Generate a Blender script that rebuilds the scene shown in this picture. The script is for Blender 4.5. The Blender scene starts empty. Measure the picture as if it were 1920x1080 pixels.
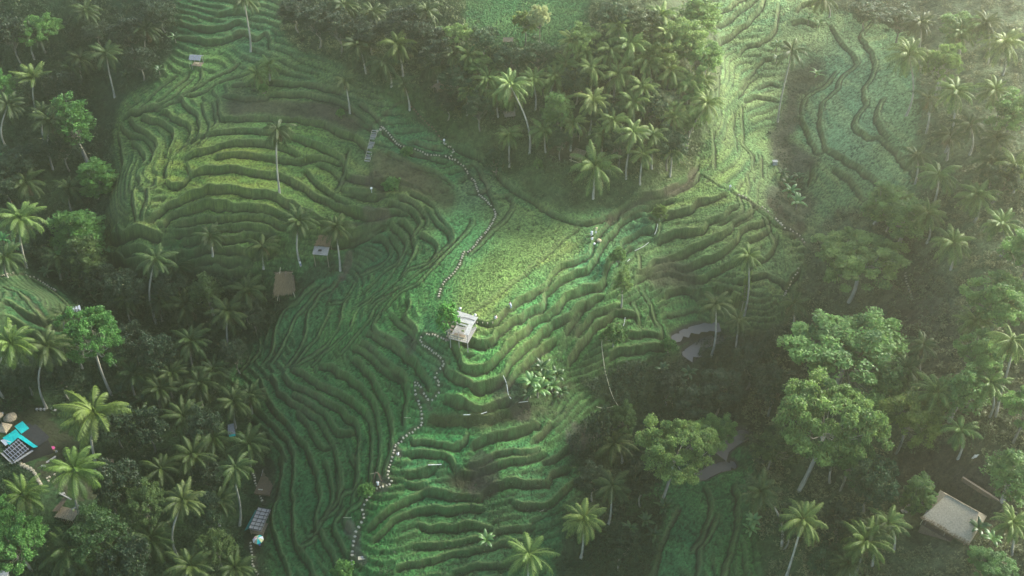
import bpy, math, random, time
import numpy as np
from mathutils import Vector, Matrix
random.seed(7); rng = np.random.default_rng(7)
SC = bpy.context.scene; COL = SC.collection

# ---------------------------------------------------------------- camera
PITCH, FPX, CAMH = math.radians(42), 1900.0, 145.0
cam_d = bpy.data.cameras.new('camera'); cam = bpy.data.objects.new('camera', cam_d); COL.objects.link(cam)
cam.location = (0, 0, CAMH); cam.rotation_euler = (math.pi/2-PITCH, 0, 0)
cam_d.sensor_width = 36; cam_d.lens = 36*FPX/1920; cam_d.clip_start = 1; cam_d.clip_end = 5000
SC.camera = cam
# ---------------------------------------------------------------- world, sun, exposure
SUN = Vector((0.80, 0.52, 0.42)).normalized()
HAZE = 0.0004
W = bpy.data.worlds.new('World'); SC.world = W; W.use_nodes = True
wn = W.node_tree.nodes; sky = wn.new('ShaderNodeTexSky'); sky.sky_type = 'NISHITA'; sky.sun_disc = False
sky.sun_elevation = math.asin(SUN.z); sky.sun_rotation = math.atan2(SUN.x, SUN.y)
W.node_tree.links.new(sky.outputs[0], wn['Background'].inputs[0]); wn['Background'].inputs[1].default_value = 0.115
sl = bpy.data.lights.new('sun', 'SUN'); sl.energy = 4.1; sl.angle = math.radians(28); sl.color = (1.0, 0.96, 0.86)
so = bpy.data.objects.new('sun', sl); COL.objects.link(so); so.rotation_euler = SUN.to_track_quat('Z', 'Y').to_euler()
SC.view_settings.view_transform = 'Standard'; SC.view_settings.look = 'None'
SC.view_settings.exposure = 2.15; SC.view_settings.gamma = 1
SC.cycles.volume_bounces = 1; SC.cycles.max_bounces = 6; SC.cycles.transparent_max_bounces = 8
# ---------------------------------------------------------------- pixel -> world helpers
cP, sP = math.cos(PITCH), math.sin(PITCH)
def rays(px, py):
    u = (np.asarray(px, float)-960)/FPX; v = (540-np.asarray(py, float))/FPX
    return np.stack([u, cP+v*sP, -sP+v*cP], -1)
def pix(x, y, z):
    dy = y; dz = z-CAMH; f = dy*cP-dz*sP; up = dy*sP+dz*cP
    return 960+FPX*x/f, 540-FPX*up/f
# ---------------------------------------------------------------- broad shape of the land
CTRL = '''0,0,18;120,30,14;250,30,14;380,60,14;480,40,17;560,60,17;420,110,11;350,150,8;280,190,4;220,240,-3;430,150,10;430,200,8.5;520,200,9;600,215,9;560,150,12;650,170,12;700,200,11;400,260,6;480,255,7;560,270,6;640,300,4;350,270,4;300,270,1;260,290,-2;330,340,0.5;420,325,3;500,325,2.5;600,350,0.5;690,395,-1;420,372,0;500,385,-1;600,430,-5;420,412,-4;440,450,-7;400,480,-10;300,390,-3;260,440,-7;220,400,-6;230,330,-4;520,490,-12;600,480,-10;680,440,-5
150,100,6;150,200,-3;80,300,-8;150,350,-13;100,440,-17;180,500,-19;250,560,-22;350,580,-23;450,600,-24;30,480,-12;30,540,-8;80,570,-9;130,600,-15;0,600,-7;50,660,-16;200,700,-24;350,720,-28;60,800,-22;80,850,-22;150,900,-25;60,960,-23;60,1060,-26;250,850,-29;300,1000,-33;420,900,-33;430,1050,-36;490,960,-34;480,800,-31
700,250,8.5;700,300,6;760,260,8;760,350,3.5;830,290,6;830,350,3;870,400,1.5;790,420,-.5;740,440,-4;700,460,-6.5;650,500,-12;780,500,-3;830,500,-.5;730,560,-6;600,560,-16;540,600,-20;480,660,-25;650,620,-13;700,600,-8.5;760,590,-5;600,680,-19;520,690,-24;800,600,-2.5;740,680,-9.5;650,740,-18;560,760,-24;500,760,-28;700,820,-19;620,840,-25;540,870,-30;760,740,-12;740,850,-17;690,950,-23;600,960,-29;540,960,-32;650,1050,-30;560,1060,-34
900,310,3.5;950,400,1;1000,450,.5;1080,440,.5;900,520,.3;960,550,0;870,570,0;870,610,0;1120,425,.5
900,230,11;830,220,10;760,180,13;850,120,19;1000,120,20;950,20,26;1050,20,27;1150,60,26;1250,120,21;1100,200,15;1200,250,11;1050,300,8;1100,370,3;1200,340,5;1280,280,6;1300,320,4;1320,200,12;1300,40,22;700,60,21;780,30,24
1180,420,-1.5;1100,500,-2;1040,550,-3;960,620,-3.5;900,660,-4;1280,370,1.5;1350,350,2;1300,410,-1.5;1300,450,-4;1200,480,-5;1140,540,-6;1060,600,-7;960,700,-8;880,730,-8.5;1400,400,-1.5;1350,470,-5.5;1440,440,-5;1280,510,-9;1200,560,-10;1130,620,-12;1050,680,-14;1460,490,-8;1440,560,-11;1380,560,-12;1330,580,-14;1300,625,-18;1230,600,-14;1200,680,-18;1120,740,-20;1480,420,-4;1500,600,-17;1350,700,-22;1420,750,-24;1380,820,-26;1330,880,-27.5;1200,850,-28;1090,810,-22
850,780,-13;930,760,-12.5;830,825,-16;930,830,-17;850,870,-19;960,870,-20;1040,830,-21;800,950,-24;900,920,-23;1000,920,-24.5;1100,900,-27;780,1030,-28;900,1030,-29;1000,1060,-31;1150,1000,-31;1250,960,-30;700,1050,-28
1330,960,-29;1280,1050,-32;1400,940,-26;1400,1050,-27.5;1480,900,-22;1500,1060,-23;1550,800,-18;1500,700,-19;1600,650,-13;1600,950,-18;1700,1000,-15;1780,940,-12.5;1700,850,-11.5;1850,1050,-11;1750,700,-5;1850,850,-6;1900,700,0;1650,500,-6;1800,500,3;1900,400,10
1380,250,3;1400,180,6.5;1350,100,12;1400,50,15;1450,20,17;1460,100,11;1440,300,0.5;1480,250,1;1500,180,5;1520,120,9;1540,50,13;1520,0,17;1490,350,-5;1520,320,-1;1560,200,6.5;1620,100,13;1620,200,9;1600,300,4;1700,60,17;1700,200,13;1700,300,8;1650,400,1;1560,420,-4;1800,100,20;1800,300,13;1900,200,19;1900,20,26'''
cp = np.array([[float(v) for v in t.split(',')] for t in CTRL.replace('\n', ';').split(';')])
r_ = rays(cp[:, 0], cp[:, 1]); t_ = (cp[:, 2]-CAMH)/r_[:, 2]
CX, CY, CZ = r_[:, 0]*t_, r_[:, 1]*t_, cp[:, 2]
ext = np.array([(-150,60,-30),(-75,55,-34),(0,50,-34),(75,55,-32),(150,60,-14),(-175,150,-8),(-180,230,10),(175,150,-2),(190,230,18),(-190,330,34),(-90,330,36),(0,330,40),(90,330,36),(190,330,44)], float)
CX = np.r_[CX, ext[:, 0]]; CY = np.r_[CY, ext[:, 1]]; CZ = np.r_[CZ, ext[:, 2]]
def phi(r2): return 0.5*r2*np.log(np.maximum(r2, 1e-9))
sc_ = 100.0
A = phi(((CX[:, None]-CX)/sc_)**2+((CY[:, None]-CY)/sc_)**2)
n_ = len(CX); A[np.diag_indices(n_)] += 0.0006
P_ = np.c_[np.ones(n_), CX/sc_, CY/sc_]
M_ = np.block([[A, P_], [P_.T, np.zeros((3, 3))]])
w_ = np.linalg.solve(M_, np.r_[CZ, 0, 0, 0])
def zbase(x, y):
    x = np.asarray(x, float).ravel(); y = np.asarray(y, float).ravel(); out = np.empty(len(x))
    for i in range(0, len(x), 60000):
        a, b = x[i:i+60000], y[i:i+60000]
        k = phi(((a[:, None]-CX)/sc_)**2+((b[:, None]-CY)/sc_)**2)
        out[i:i+60000] = k@w_[:n_]+w_[n_]+w_[n_+1]*a/sc_+w_[n_+2]*b/sc_
    return np.clip(out, -42, 48)
X0, X1, Y0, Y1, DX = -150.0, 166.0, 72.0, 318.0, 0.21
gx = np.arange(X0, X1, DX); gy = np.arange(Y0, Y1, DX); NX, NY = len(gx), len(gy)
qx = np.arange(X0-4, X1+6, 1.5); qy = np.arange(Y0-4, Y1+6, 1.5)
ZQ = zbase(*[a.ravel() for a in np.meshgrid(qx, qy)]).reshape(len(qy), len(qx))
def up1(Z, q, g, ax):                     # separable cubic (Catmull-Rom) upsampling
    Z = np.moveaxis(Z, ax, 0); t = (g-q[0])/(q[1]-q[0]); i = t.astype(int); f = (t-i)[:, None]
    a, b, c, d = Z[i-1], Z[i], Z[i+1], Z[i+2]
    return np.moveaxis(b+0.5*f*(c-a+f*(2*a-5*b+4*c-d+f*(3*(b-c)+d-a))), 0, ax)
ZB = up1(up1(ZQ, qy, gy, 0), qx, gx, 1)
def bil(Z, x, y):
    u = np.clip((np.asarray(x)-X0)/DX, 0, NX-1.001); v = np.clip((np.asarray(y)-Y0)/DX, 0, NY-1.001)
    i = u.astype(int); j = v.astype(int); a = u-i; b = v-j
    return (Z[j, i]*(1-a)+Z[j, i+1]*a)*(1-b)+(Z[j+1, i]*(1-a)+Z[j+1, i+1]*a)*b
def cast(px, py, Z=None):
    Z = ZB if Z is None else Z
    R = rays(px, py).reshape(-1, 3); ts = np.linspace(110, 345, 471)
    Pz = CAMH+R[:, 2:3]*ts; H = bil(Z, R[:, 0:1]*ts, R[:, 1:2]*ts); hit = Pz < H
    k = np.where(hit.any(1), hit.argmax(1), 470); k = np.maximum(k, 1); idx = np.arange(len(R))
    a = (Pz-H)[idx, k-1]; b = (Pz-H)[idx, k]; t = ts[k-1]+(ts[k]-ts[k-1])*np.where(np.abs(a-b) > 1e-6, a/(a-b), 0)
    q = R*t[:, None]; q[:, 2] = bil(Z, q[:, 0], q[:, 1]); return q
# value noise on the grid
def vnoise(x, y, s, seed):
    r = np.random.default_rng(seed); T = r.random((256, 256)); u = x/s+1000; v = y/s+1000
    i = np.floor(u).astype(int); j = np.floor(v).astype(int); a = u-i; b = v-j; a = a*a*(3-2*a); b = b*b*(3-2*b)
    return ((T[j%256, i%256]*(1-a)+T[j%256, (i+1)%256]*a)*(1-b)+(T[(j+1)%256, i%256]*(1-a)+T[(j+1)%256, (i+1)%256]*a)*b)*2-1
# ---------------------------------------------------------------- terrace edges traced from the photo:  height | x,y x,y ...
LINES = '''
.8|251,198 260,177 272,168 280,163
.8|256,212 263,203 283,182 307,160 318,150 330,143
.9|226,226 240,215 262,210 300,196 325,180 345,160 358,148
.8|288,198 307,182 322,167 347,148 352,137
.8|320,193 343,177 363,163 375,147 378,133
1|236,223 242,217 280,203 305,200 327,190 343,177 377,160 397,147 430,133 445,122
.9|343,180 380,172 413,153 455,140 475,128 490,120
.6|270,180 262,190 240,205
1.6|330,180 340,183 352,200 368,215 374,240 368,262 350,280
1.5|297,205 310,212 323,220 347,233 356,247 350,262 338,280
1.4|262,215 280,222 307,233 324,252 323,270 312,290
1.1|236,226 243,223 255,240 277,255 293,267 293,280 283,297
1|226,232 232,243 250,258 275,262 286,277 288,292 282,303
1.1|245,262 252,270 267,287 271,303 262,312
1|219,245 223,255 228,285 232,307 226,322
.9|376,190 381,205 390,230 390,250 372,272
.9|396,188 403,212 404,232 395,243
2|407,184 409,200 413,219 423,225 460,224 497,223 545,224 590,231 623,240 665,258 680,270 690,288
1.4|412,181 440,183 475,186 500,184 505,178 560,177 600,181 620,187 650,200 680,222 700,240
1|430,160 470,158 500,157 530,158 572,160 605,165 640,176
2|352,268 375,258 400,250 440,247 500,247 530,248 562,262 600,276 640,296 648,318 640,343
2|344,304 352,295 385,283 430,270 480,267 520,274 560,290
1|398,292 430,290 470,290 520,296 560,302 600,298 640,303
2.2|311,338 318,346 330,349 345,344 358,331 380,321 417,317 467,322 503,328 547,340 583,362 615,378 648,392 690,405 714,404
2|309,338 313,315 319,300 330,285 348,270 356,262
.7|349,305 354,318 357,331
2|280,415 303,398 330,383 363,367 405,358 463,361 500,366 520,374 545,385 565,398
1.6|300,430 306,424 330,400 380,384 430,388 497,391 530,405 560,420
1.4|322,430 330,422 363,413 430,410 472,408 512,412 545,430
1.2|320,444 330,439 363,433 397,427 463,427 512,432
1.1|335,455 345,450 380,448 420,451 470,442 510,443
1.2|225,468 240,477 300,484 350,479 400,471 450,474 510,470
1.1|195,485 230,492 270,496 300,490 350,497 420,490 470,492
1|230,508 290,512 350,510 420,508 480,508
1.8|204,447 240,442 285,438 300,440
.9|252,352 248,370 250,385 256,412
.9|276,350 276,375 268,398 266,412
.9|222,405 220,430 226,440
1|258,330 262,345 253,352
1|290,330 292,345 280,352
1.3|566,316 593,343 622,367 650,383
.9|588,303 620,315 640,333 632,352 626,357
1|632,353 660,359 700,360
1|640,363 680,366 712,368
1.1|655,275 652,300 650,325 660,335 690,338 704,330
1.4|604,425 640,441 670,439 692,430 718,420
1.35|540,385 570,400 600,415 615,420
1.35|600,456 650,452 690,440 722,424
.7|560,340 552,350 546,338
1.35|690,445 712,446 726,456 733,473 723,487 700,503 680,512
1.35|726,436 742,459 750,473 745,487 717,513 700,530 680,548
1.35|725,416 750,438 763,460 750,487 737,507 707,543 690,556 668,572
1.35|745,406 768,428 775,450 778,467 763,500 742,525 717,548 695,566
1.35|785,436 800,450 817,462 812,480 797,493 765,507 750,520
1.3|795,385 815,413 833,430 843,447 837,460 817,480 800,497 767,523 750,537 717,557 690,580
.8|812,388 825,408 838,423 849,445 842,462
1.3|886,405 883,417 867,443 837,473 817,493 783,530 760,542 735,562 716,585
1.35|700,400 716,405 740,396 760,400
1.35|740,372 770,378 790,392 800,410 798,425
1.35|720,385 750,385 775,400 785,415 783,430 775,440
1.2|762,362 795,372 812,388
1.35|668,523 658,542 645,561 620,566
1.35|597,525 580,538 558,560 540,572 527,590 515,620 513,643 505,668 493,682
1.35|615,527 597,543 577,567 555,592 545,613 538,630 525,657 510,680
1.35|633,520 620,540 600,548 590,572 575,590 572,627 555,660 537,684
1.35|618,580 613,595 602,613 590,637 572,657 552,682
1.35|655,556 643,572 640,590 630,620 610,645 590,663 557,684
1.35|706,550 680,572 665,590 655,615 630,642 605,663 588,680
1.2|752,532 703,577 690,600 677,615 655,645 640,660
1.35|488,647 480,667 463,682 450,692
1.35|470,660 462,680 445,700
1.35|545,560 520,585 505,610 495,640
1.6|596,684 620,692 647,703 677,730 697,747 709,787 712,823 712,857 706,905
1.5|545,690 573,708 605,726 655,750 683,773 695,807 697,855 692,915
1.35|549,730 553,740 583,760 613,782 630,808 641,815 660,812
1.6|530,698 534,712 545,723 575,735 627,763 655,783 669,800 672,830 666,890 662,940
1.2|552,765 562,780 580,802 602,836 620,837
1.4|505,700 512,710 523,737 547,752 580,778 605,797 623,830 631,857 635,900 640,945
1.5|490,712 493,728 505,753 543,803 573,843 590,880 599,930 590,966 589,1003 568,1022
1.6|462,742 480,765 530,818 543,838 552,860 548,900 548,941 552,1011 577,1053 592,1085
1.2|455,756 470,785 500,812 528,842 534,862
1.4|524,845 526,880 520,925 507,974 518,1019 544,1085
1.35|577,850 590,880 
1.2|604,860 614,880 622,911 619,937 611,960
1.2|630,862 640,892 640,921 609,966 594,990 582,1000
1.3|654,850 666,872 668,905 646,925 625,958 593,982 607,1013 625,1043 642,1080
1|650,945 625,982 633,1013 648,1035
1|666,918 680,925 672,945 655,955 645,975 660,995
1.2|727,587 753,608 778,633
1.35|752,585 765,605 780,625 776,637
1.2|716,575 707,592 700,617 723,632 748,652
1.6|683,622 718,640 760,668 787,692 799,713 806,730
1.5|658,648 702,677 732,700 752,712 764,737 760,765 757,795
1.5|655,672 680,690 713,740 728,770 735,810 728,860 718,892
1.35|672,640 700,660 735,690 760,713
1.35|762,560 766,575 760,590
.9|1160,395 1140,420 1127,440 1112,458 1103,483 1071,494 1050,503 1017,543 973,567 940,593 923,608 893,600 872,592
1.7|1210,396 1171,414 1149,436 1130,460 1114,486 1103,503 1078,516 1050,529 1023,549 1018,575 973,600 935,627 925,641 905,648 880,640 866,632
1.4|1228,430 1193,441 1167,457 1164,470 1141,492 1134,528 1120,538 1096,543 1066,556 1044,581 1000,607 957,643 923,683 893,697 868,690 860,670 846,645
1.2|1190,460 1176,468 1166,480
1.2|836,668 834,697 852,712 877,717 893,726 920,719 943,708 957,683 977,657 1000,640 1020,620 1042,605 1068,600 1083,578 1103,568 1129,557
1|1077,637 1093,611 1114,590 1143,581 1165,574
1|940,730 957,715 975,690 990,672 1010,655 1040,640
1.3|1060,692 1071,670 1093,640 1110,618 1136,600 1155,589 1188,592 1200,609
.9|1170,630 1197,627 1223,629 1240,632 1238,611 1226,600 1222,580 1214,560 1205,545
.9|1186,560 1188,572 1197,589 1201,611
1.6|1135,672 1144,666 1170,657 1207,652 1245,651
1|1222,566 1226,585 1232,606
1|1240,590 1262,588 1285,580 1310,570
1|1240,560 1260,548 1290,545 1310,553
1.5|830,266 857,278 890,290 923,313 940,335 960,355 973,362 1007,380 1040,403 1073,416 1107,419 1140,409 1170,388 1208,371 1245,362 1282,343 1304,320 1306,308
.9|1136,420 1164,397 1190,384 1219,376 1264,361 1300,343 1312,325
1.2|1160,412 1185,395 1212,388 1240,378 1262,372
1.5|1234,414 1250,405 1273,399 1297,393 1310,378 1338,373 1362,365
.5|1210,397 1222,404 1234,412 1228,442
1.9|1226,456 1240,452 1273,438 1316,434 1325,418 1356,405 1382,387
1.2|1188,518 1227,496 1253,488 1291,470 1319,459 1349,444 1371,430 1375,415 1400,405 1412,394
1.2|1186,532 1220,512 1253,496 1262,500 1299,499 1338,484 1366,467 1382,450 1390,432 1412,423 1442,414
1.3|1215,520 1250,515 1280,520 1306,525 1347,510 1375,494 1400,484
1|1195,470 1200,490 1198,505
1|1340,420 1367,409 1387,399 1392,388 1386,373
1|1370,421 1403,409 1411,402 1408,383
1.1|1392,447 1412,449 1442,431
1|1430,400 1440,417 1444,432 1452,455
1.2|1455,438 1451,470 1425,490 1402,502
1|1372,530 1390,526 1410,519 1440,519 1460,526 1476,538 1488,520 1497,508
.4|1310,322 1330,335 1352,350 1375,360 1400,374 1430,398 1450,415 1470,427 1490,432 1504,445 1509,460
.9|1332,28 1360,19 1390,0 1400,-8
.9|1338,51 1370,34 1396,15 1419,-2
2|1345,89 1353,77 1385,55 1407,38 1428,11 1434,-4
1.2|1385,106 1402,89 1436,75 1453,55 1458,32 1460,8
1|1381,168 1415,132 1428,115 1447,110
1|1381,187 1396,162 1419,141
1|1391,192 1419,181 1458,188
.8|1415,167 1441,158 1462,163
1|1480,46 1502,40 1527,46
1|1490,25 1505,10 1535,2
1|1556,45 1575,77 1605,113 1577,147 1564,170 1539,197 1537,222 1544,272 1581,297 1633,334 1660,372
.95|1645,30 1615,65 1637,102 1639,132 1619,166 1622,192 1604,220 1604,240 1629,259 1650,259 1696,305 1730,347
1|1500,216 1519,263 1529,284 1544,281
1|1570,130 1545,160 1513,180 1502,212
.8|1388,190 1393,225 1392,265 1410,290 1412,315
.8|1425,285 1427,305 1428,330
.7|1336,240 1338,280 1339,315
.8|1400,325 1405,350
.8|1372,200 1375,240 1380,280
.9|1350,120 1345,170 1350,215
.9|1524,300 1522,330 1518,345
.7|1560,310 1600,345 1620,375
1|1655,180 1645,215 1650,240 1668,262
1.2|824,748 856,757 890,768 909,768 935,761 957,753
2.8|800,782 830,786 870,794 900,791 935,783 960,772 990,760
1.2|768,818 774,833 802,831 834,839 860,836 874,828 876,815
1.2|876,841 909,825 937,817 965,814 984,806 1010,800
1.6|760,855 796,851 834,855 848,866 851,880
1|868,877 896,873 924,858 946,853 986,849 1010,842
1.4|856,891 886,887 924,875 965,866 993,861 1020,850
1.35|750,893 790,890 815,878
1.4|682,1000 715,969 769,939 800,922 826,928 857,934 892,934 925,915 966,907 1010,908 1030,904 1036,888 1067,880
1.3|693,1024 717,996 739,980 778,961 813,954 839,958 874,952 905,955
1|776,988 824,992 890,985 920,990
1.3|955,948 1010,953 1036,941 1071,907 1090,900
1.2|735,1072 769,1060 824,1047 868,1035 933,1023 980,1015
1|768,1027 857,1018 940,1000 1000,990
1.2|840,1077 900,1063 950,1060 1000,1050
1|750,905 780,915 800,910
1|1010,870 1040,860 1070,840
1|1040,790 1020,810 1000,830
1|1377,900 1382,940 1379,989 1367,1037 1352,1085
1|1345,960 1343,975 1314,1022 1304,1080
1|1317,905 1329,940 1329,970 1314,1003 1300,1030
1|1275,945 1237,1037 1224,1080
1|0,535 30,545 60,568 85,600
1|0,560 40,585 80,602 118,612
1|60,520 100,545 130,573
1|0,590 30,605 60,625
1|330,40 380,55 420,50 450,40
1|330,72 400,77 440,66 455,62
.9|432,66 455,60 480,72 500,60 508,90
1|400,30 440,22 470,28
1|925,345 915,352 900,360 880,362
.8|948,360 962,375 960,392 940,415 925,430 900,455 880,475
.6|915,372 935,370 955,365
.25|1090,418 1050,455 1000,500 940,545 868,592
.8|880,300 900,318 912,345 925,375 935,400
1|715,240 745,268 780,290 835,300
1|770,262 800,275 828,278
1.2|650,215 680,232 705,245
.8|670,190 700,215 712,232
1|720,285 780,312 830,330 850,350
.9|700,345 740,338 780,350 800,362
1.2|700,320 695,335 705,345 740,350
.9|1100,560 1085,590 1060,620
'''
def resample(P, step):
    P = np.asarray(P, float)
    if len(P) > 2:
        Q = np.vstack([2*P[0]-P[1], P, 2*P[-1]-P[-2]]); out = []
        for i in range(1, len(Q)-2):
            t = np.linspace(0, 1, 9)[:-1, None]; a, b, c, d = Q[i-1:i+3]
            out.append(b+.5*t*(c-a+t*(2*a-5*b+4*c-d+t*(3*(b-c)+d-a))))
        P = np.vstack(out+[P[-1:]])
    d = np.r_[0, np.cumsum(np.hypot(*np.diff(P[:, :2], axis=0).T))]; n = max(2, int(d[-1]/step)+1); s = np.linspace(0, d[-1], n)
    return np.stack([np.interp(s, d, P[:, k]) for k in range(P.shape[1])], -1)
_gx, _gy = np.meshgrid(gx, gy); NA = vnoise(_gx, _gy, 1.1, 31)+.6*vnoise(_gx, _gy, .5, 33); NB = vnoise(_gx, _gy, 5.5, 32)
DZ = np.zeros((NY, NX), np.float32); CHN = np.zeros_like(DZ); RM = np.zeros_like(DZ); DMIN = np.full_like(DZ, 99); RIS = np.zeros_like(DZ); LIP = np.zeros_like(DZ); FOOT = np.zeros_like(DZ)
def stamp(pts, h, w=None, s=2.7, sign=None):
    L = resample(pts, 0.9); n = len(L); tt = np.linspace(0, 1, n); Ln = n*0.9
    tan = np.gradient(L, axis=0); tan /= np.maximum(np.hypot(tan[:, 0], tan[:, 1]), 1e-6)[:, None]; nor = np.stack([-tan[:, 1], tan[:, 0]], -1)
    L = L+nor*(vnoise(L[:, 0]*3, L[:, 1]*3, 7.0, 5)*0.35*np.minimum(1, Ln/15))[:, None]
    d = (bil(ZB, *(L+nor*2.5).T)-bil(ZB, *(L-nor*2.5).T)).mean(); sg = (1 if d > 0 else -1) if sign is None else sign
    h = h*.9; w = w or 0.30+0.04*h; R = 7.0
    i0, j0 = [int(max(0, (L[:, k].min()-R-o)/DX)) for k, o in ((0, X0), (1, Y0))]
    i1 = int(min(NX, (L[:, 0].max()+R-X0)/DX+1)); j1 = int(min(NY, (L[:, 1].max()+R-Y0)/DX+1))
    if i1 <= i0 or j1 <= j0: return
    D = np.full((j1-j0, i1-i0), 99., np.float32); T = np.zeros_like(D)
    for k in range(n-1):
        a, b = L[k], L[k+1]; x0 = min(a[0], b[0])-R; x1 = max(a[0], b[0])+R; y0 = min(a[1], b[1])-R; y1 = max(a[1], b[1])+R
        p0 = max(i0, int((x0-X0)/DX)); p1 = min(i1, int((x1-X0)/DX)+1); q0 = max(j0, int((y0-Y0)/DX)); q1 = min(j1, int((y1-Y0)/DX)+1)
        if p1 <= p0 or q1 <= q0: continue
        gxx = gx[p0:p1][None]-a[0]; gyy = gy[q0:q1][:, None]-a[1]; e = b-a; l2 = e@e
        u = np.clip((gxx*e[0]+gyy*e[1])/l2, 0, 1); dx = gxx-u*e[0]; dy = gyy-u*e[1]; dd = np.sqrt(dx*dx+dy*dy)
        sd = np.where(e[0]*dy-e[1]*dx >= 0, dd, -dd); sub = D[q0-j0:q1-j0, p0-i0:p1-i0]; m = dd < np.abs(sub)
        sub[m] = sd[m]; T[q0-j0:q1-j0, p0-i0:p1-i0][m] = ((k+u)/n)[m]
    D = D*sg+.11*NA[j0:j1, i0:i1]; aD = np.abs(D); h = h*(1+.38*NB[j0:j1, i0:i1]); w = w*(1+.25*NB[j0:j1, i0:i1]); tp = np.clip(np.minimum(T, 1-T)*Ln/1.4, 0, 1)*(aD < R); tp = tp*tp*(3-2*tp)
    sl_ = np.s_[j0:j1, i0:i1]; fade = np.clip((R-aD)/2, 0, 1)
    DMIN[sl_] = np.minimum(DMIN[sl_], aD+(1-tp)*3)
    RM[sl_] = np.maximum(RM[sl_], np.clip((.29-aD)/.12+.5, 0, 1)*tp*np.clip((h-.4)/.55, 0, 1))
    DZ[sl_] += (.30*h*.5*np.clip(D/w, -1, 1)*np.exp(-np.maximum(aD-w, 0)/s)*tp*fade
                + 0.05*np.exp(-((D-w-.15)/.2)**2)*tp - 0.14*np.exp(-((D+w+.12)/.26)**2)*tp)
    RIS[sl_] = np.maximum(RIS[sl_], np.minimum(1, h/.7)*(.78+.3*NA[j0:j1, i0:i1]).clip(0, 1)*np.clip((w+.05-aD)/.2+.5, 0, 1)*tp)
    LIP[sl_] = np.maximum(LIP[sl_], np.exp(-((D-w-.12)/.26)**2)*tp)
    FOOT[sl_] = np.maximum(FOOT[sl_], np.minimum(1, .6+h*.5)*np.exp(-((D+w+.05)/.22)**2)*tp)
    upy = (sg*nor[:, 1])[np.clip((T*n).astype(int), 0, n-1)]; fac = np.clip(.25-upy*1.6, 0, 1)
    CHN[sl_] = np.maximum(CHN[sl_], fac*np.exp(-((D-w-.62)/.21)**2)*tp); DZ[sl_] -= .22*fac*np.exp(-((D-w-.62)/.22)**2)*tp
TL = []
for ln in LINES.strip().split('\n'):
    h, p = ln.split('|'); p = np.array([[float(v) for v in q.split(',')] for q in p.split()]); TL.append((float(h), p))
for h, p in TL:
    q = cast(p[:, 0], p[:, 1]); stamp(q[:, :2], h, sign=None)
GX, GY = np.meshgrid(gx, gy)
PX, PY = pix(GX, GY, ZB)
# crop colours: x,y,rgb(linear*1000)  -- what grows where
TREAD = '''300,180,60,112,34;400,140,60,112,34;470,70,50,105,45;330,320,105,138,32;450,310,98,130,30;420,370,90,125,30;600,340,80,122,34;450,420,75,112,30;260,400,70,100,30;620,440,70,110,30;350,490,32,70,24;560,240,70,118,32;480,240,60,110,34;560,150,55,98,36;450,200,52,72,32;620,200,50,74,32
240,300,58,96,30;280,250,62,100,30;700,330,60,80,28;760,340,62,78,28;840,330,48,118,42;760,280,42,112,44;870,450,48,128,48;800,560,55,135,40;740,590,55,135,36;700,560,45,112,36;760,410,52,88,30;700,480,32,84,34;640,520,30,82,34;560,600,28,78,30;500,680,26,72,26;640,640,44,104,30;600,720,38,92,28;560,850,26,76,26;620,800,32,84,26;530,950,22,68,24;600,1030,22,68,24;680,760,34,100,28;740,760,34,98,28;700,900,30,88,26
880,350,72,110,52;950,390,82,122,44;1000,440,92,132,44;930,520,82,128,40;880,580,78,118,36;1060,470,92,132,46;800,640,40,110,40;820,690,40,108,44;900,670,44,145,44;1000,600,50,145,50;1100,500,50,140,60;1180,420,56,132,62;870,640,68,104,34;930,610,66,108,34;890,715,52,128,38;890,745,44,100,26;1000,650,54,118,34
850,770,40,128,40;840,822,34,140,44;930,810,40,110,36;900,860,38,100,32;960,850,34,105,38;1010,800,34,84,28;800,880,34,105,40;900,920,30,84,26;800,940,28,92,34;1000,920,26,74,30;900,980,24,62,24;800,1000,26,72,24;900,1040,22,56,24;700,980,26,90,24;760,1050,24,76,24
1250,380,76,120,42;1330,350,78,124,42;1300,420,84,122,44;1350,450,82,122,44;1220,480,64,118,48;1250,520,70,110,40;1420,440,78,118,42;1460,500,80,110,44;1430,580,66,104,38;1150,600,44,104,32;1210,600,44,108,36;1280,570,44,100,36;1120,660,40,90,26;1200,680,34,84,28
1350,40,92,140,66;1400,80,90,136,62;1400,250,80,124,54;1440,340,80,120,56;1480,120,78,108,52;1590,150,92,146,78;1600,250,92,144,78;1680,280,92,130,62;1700,120,90,136,66;1560,380,72,102,44
1350,960,30,86,30;1280,1030,26,80,32;1400,1040,30,84,24;40,560,18,50,20;60,600,17,46,18;0,620,17,46,18;350,40,24,72,26;950,30,38,88,32;1050,20,40,90,34;880,60,36,80,30'''
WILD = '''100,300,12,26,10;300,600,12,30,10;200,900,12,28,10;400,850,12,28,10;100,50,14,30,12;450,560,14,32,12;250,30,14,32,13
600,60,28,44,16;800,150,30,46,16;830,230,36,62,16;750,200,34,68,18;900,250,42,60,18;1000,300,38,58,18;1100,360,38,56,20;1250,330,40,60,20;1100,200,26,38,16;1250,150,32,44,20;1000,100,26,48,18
1500,280,53,50,34;1480,380,59,65,37;1550,450,68,90,40;1700,600,62,56,31;1650,350,78,102,43;1850,500,62,87,40;1900,200,68,93,46;1600,800,46,68,28;1750,850,81,68,37;1850,950,68,68,34;1600,1000,50,68,28;1400,700,22,26,12;1200,800,20,30,12;1150,950,18,24,10;1100,850,22,32,12;1450,1000,28,50,16;1180,730,26,36,14;1260,480,44,48,24;1060,640,46,46,22;700,320,50,52,22;760,320,50,48,22;500,200,44,44,22;620,220,44,38,22;1000,1000,20,28,12;880,900,34,30,16;850,790,40,46,16'''  # right slope ground lightened, colour standing in for light from the haze
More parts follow.
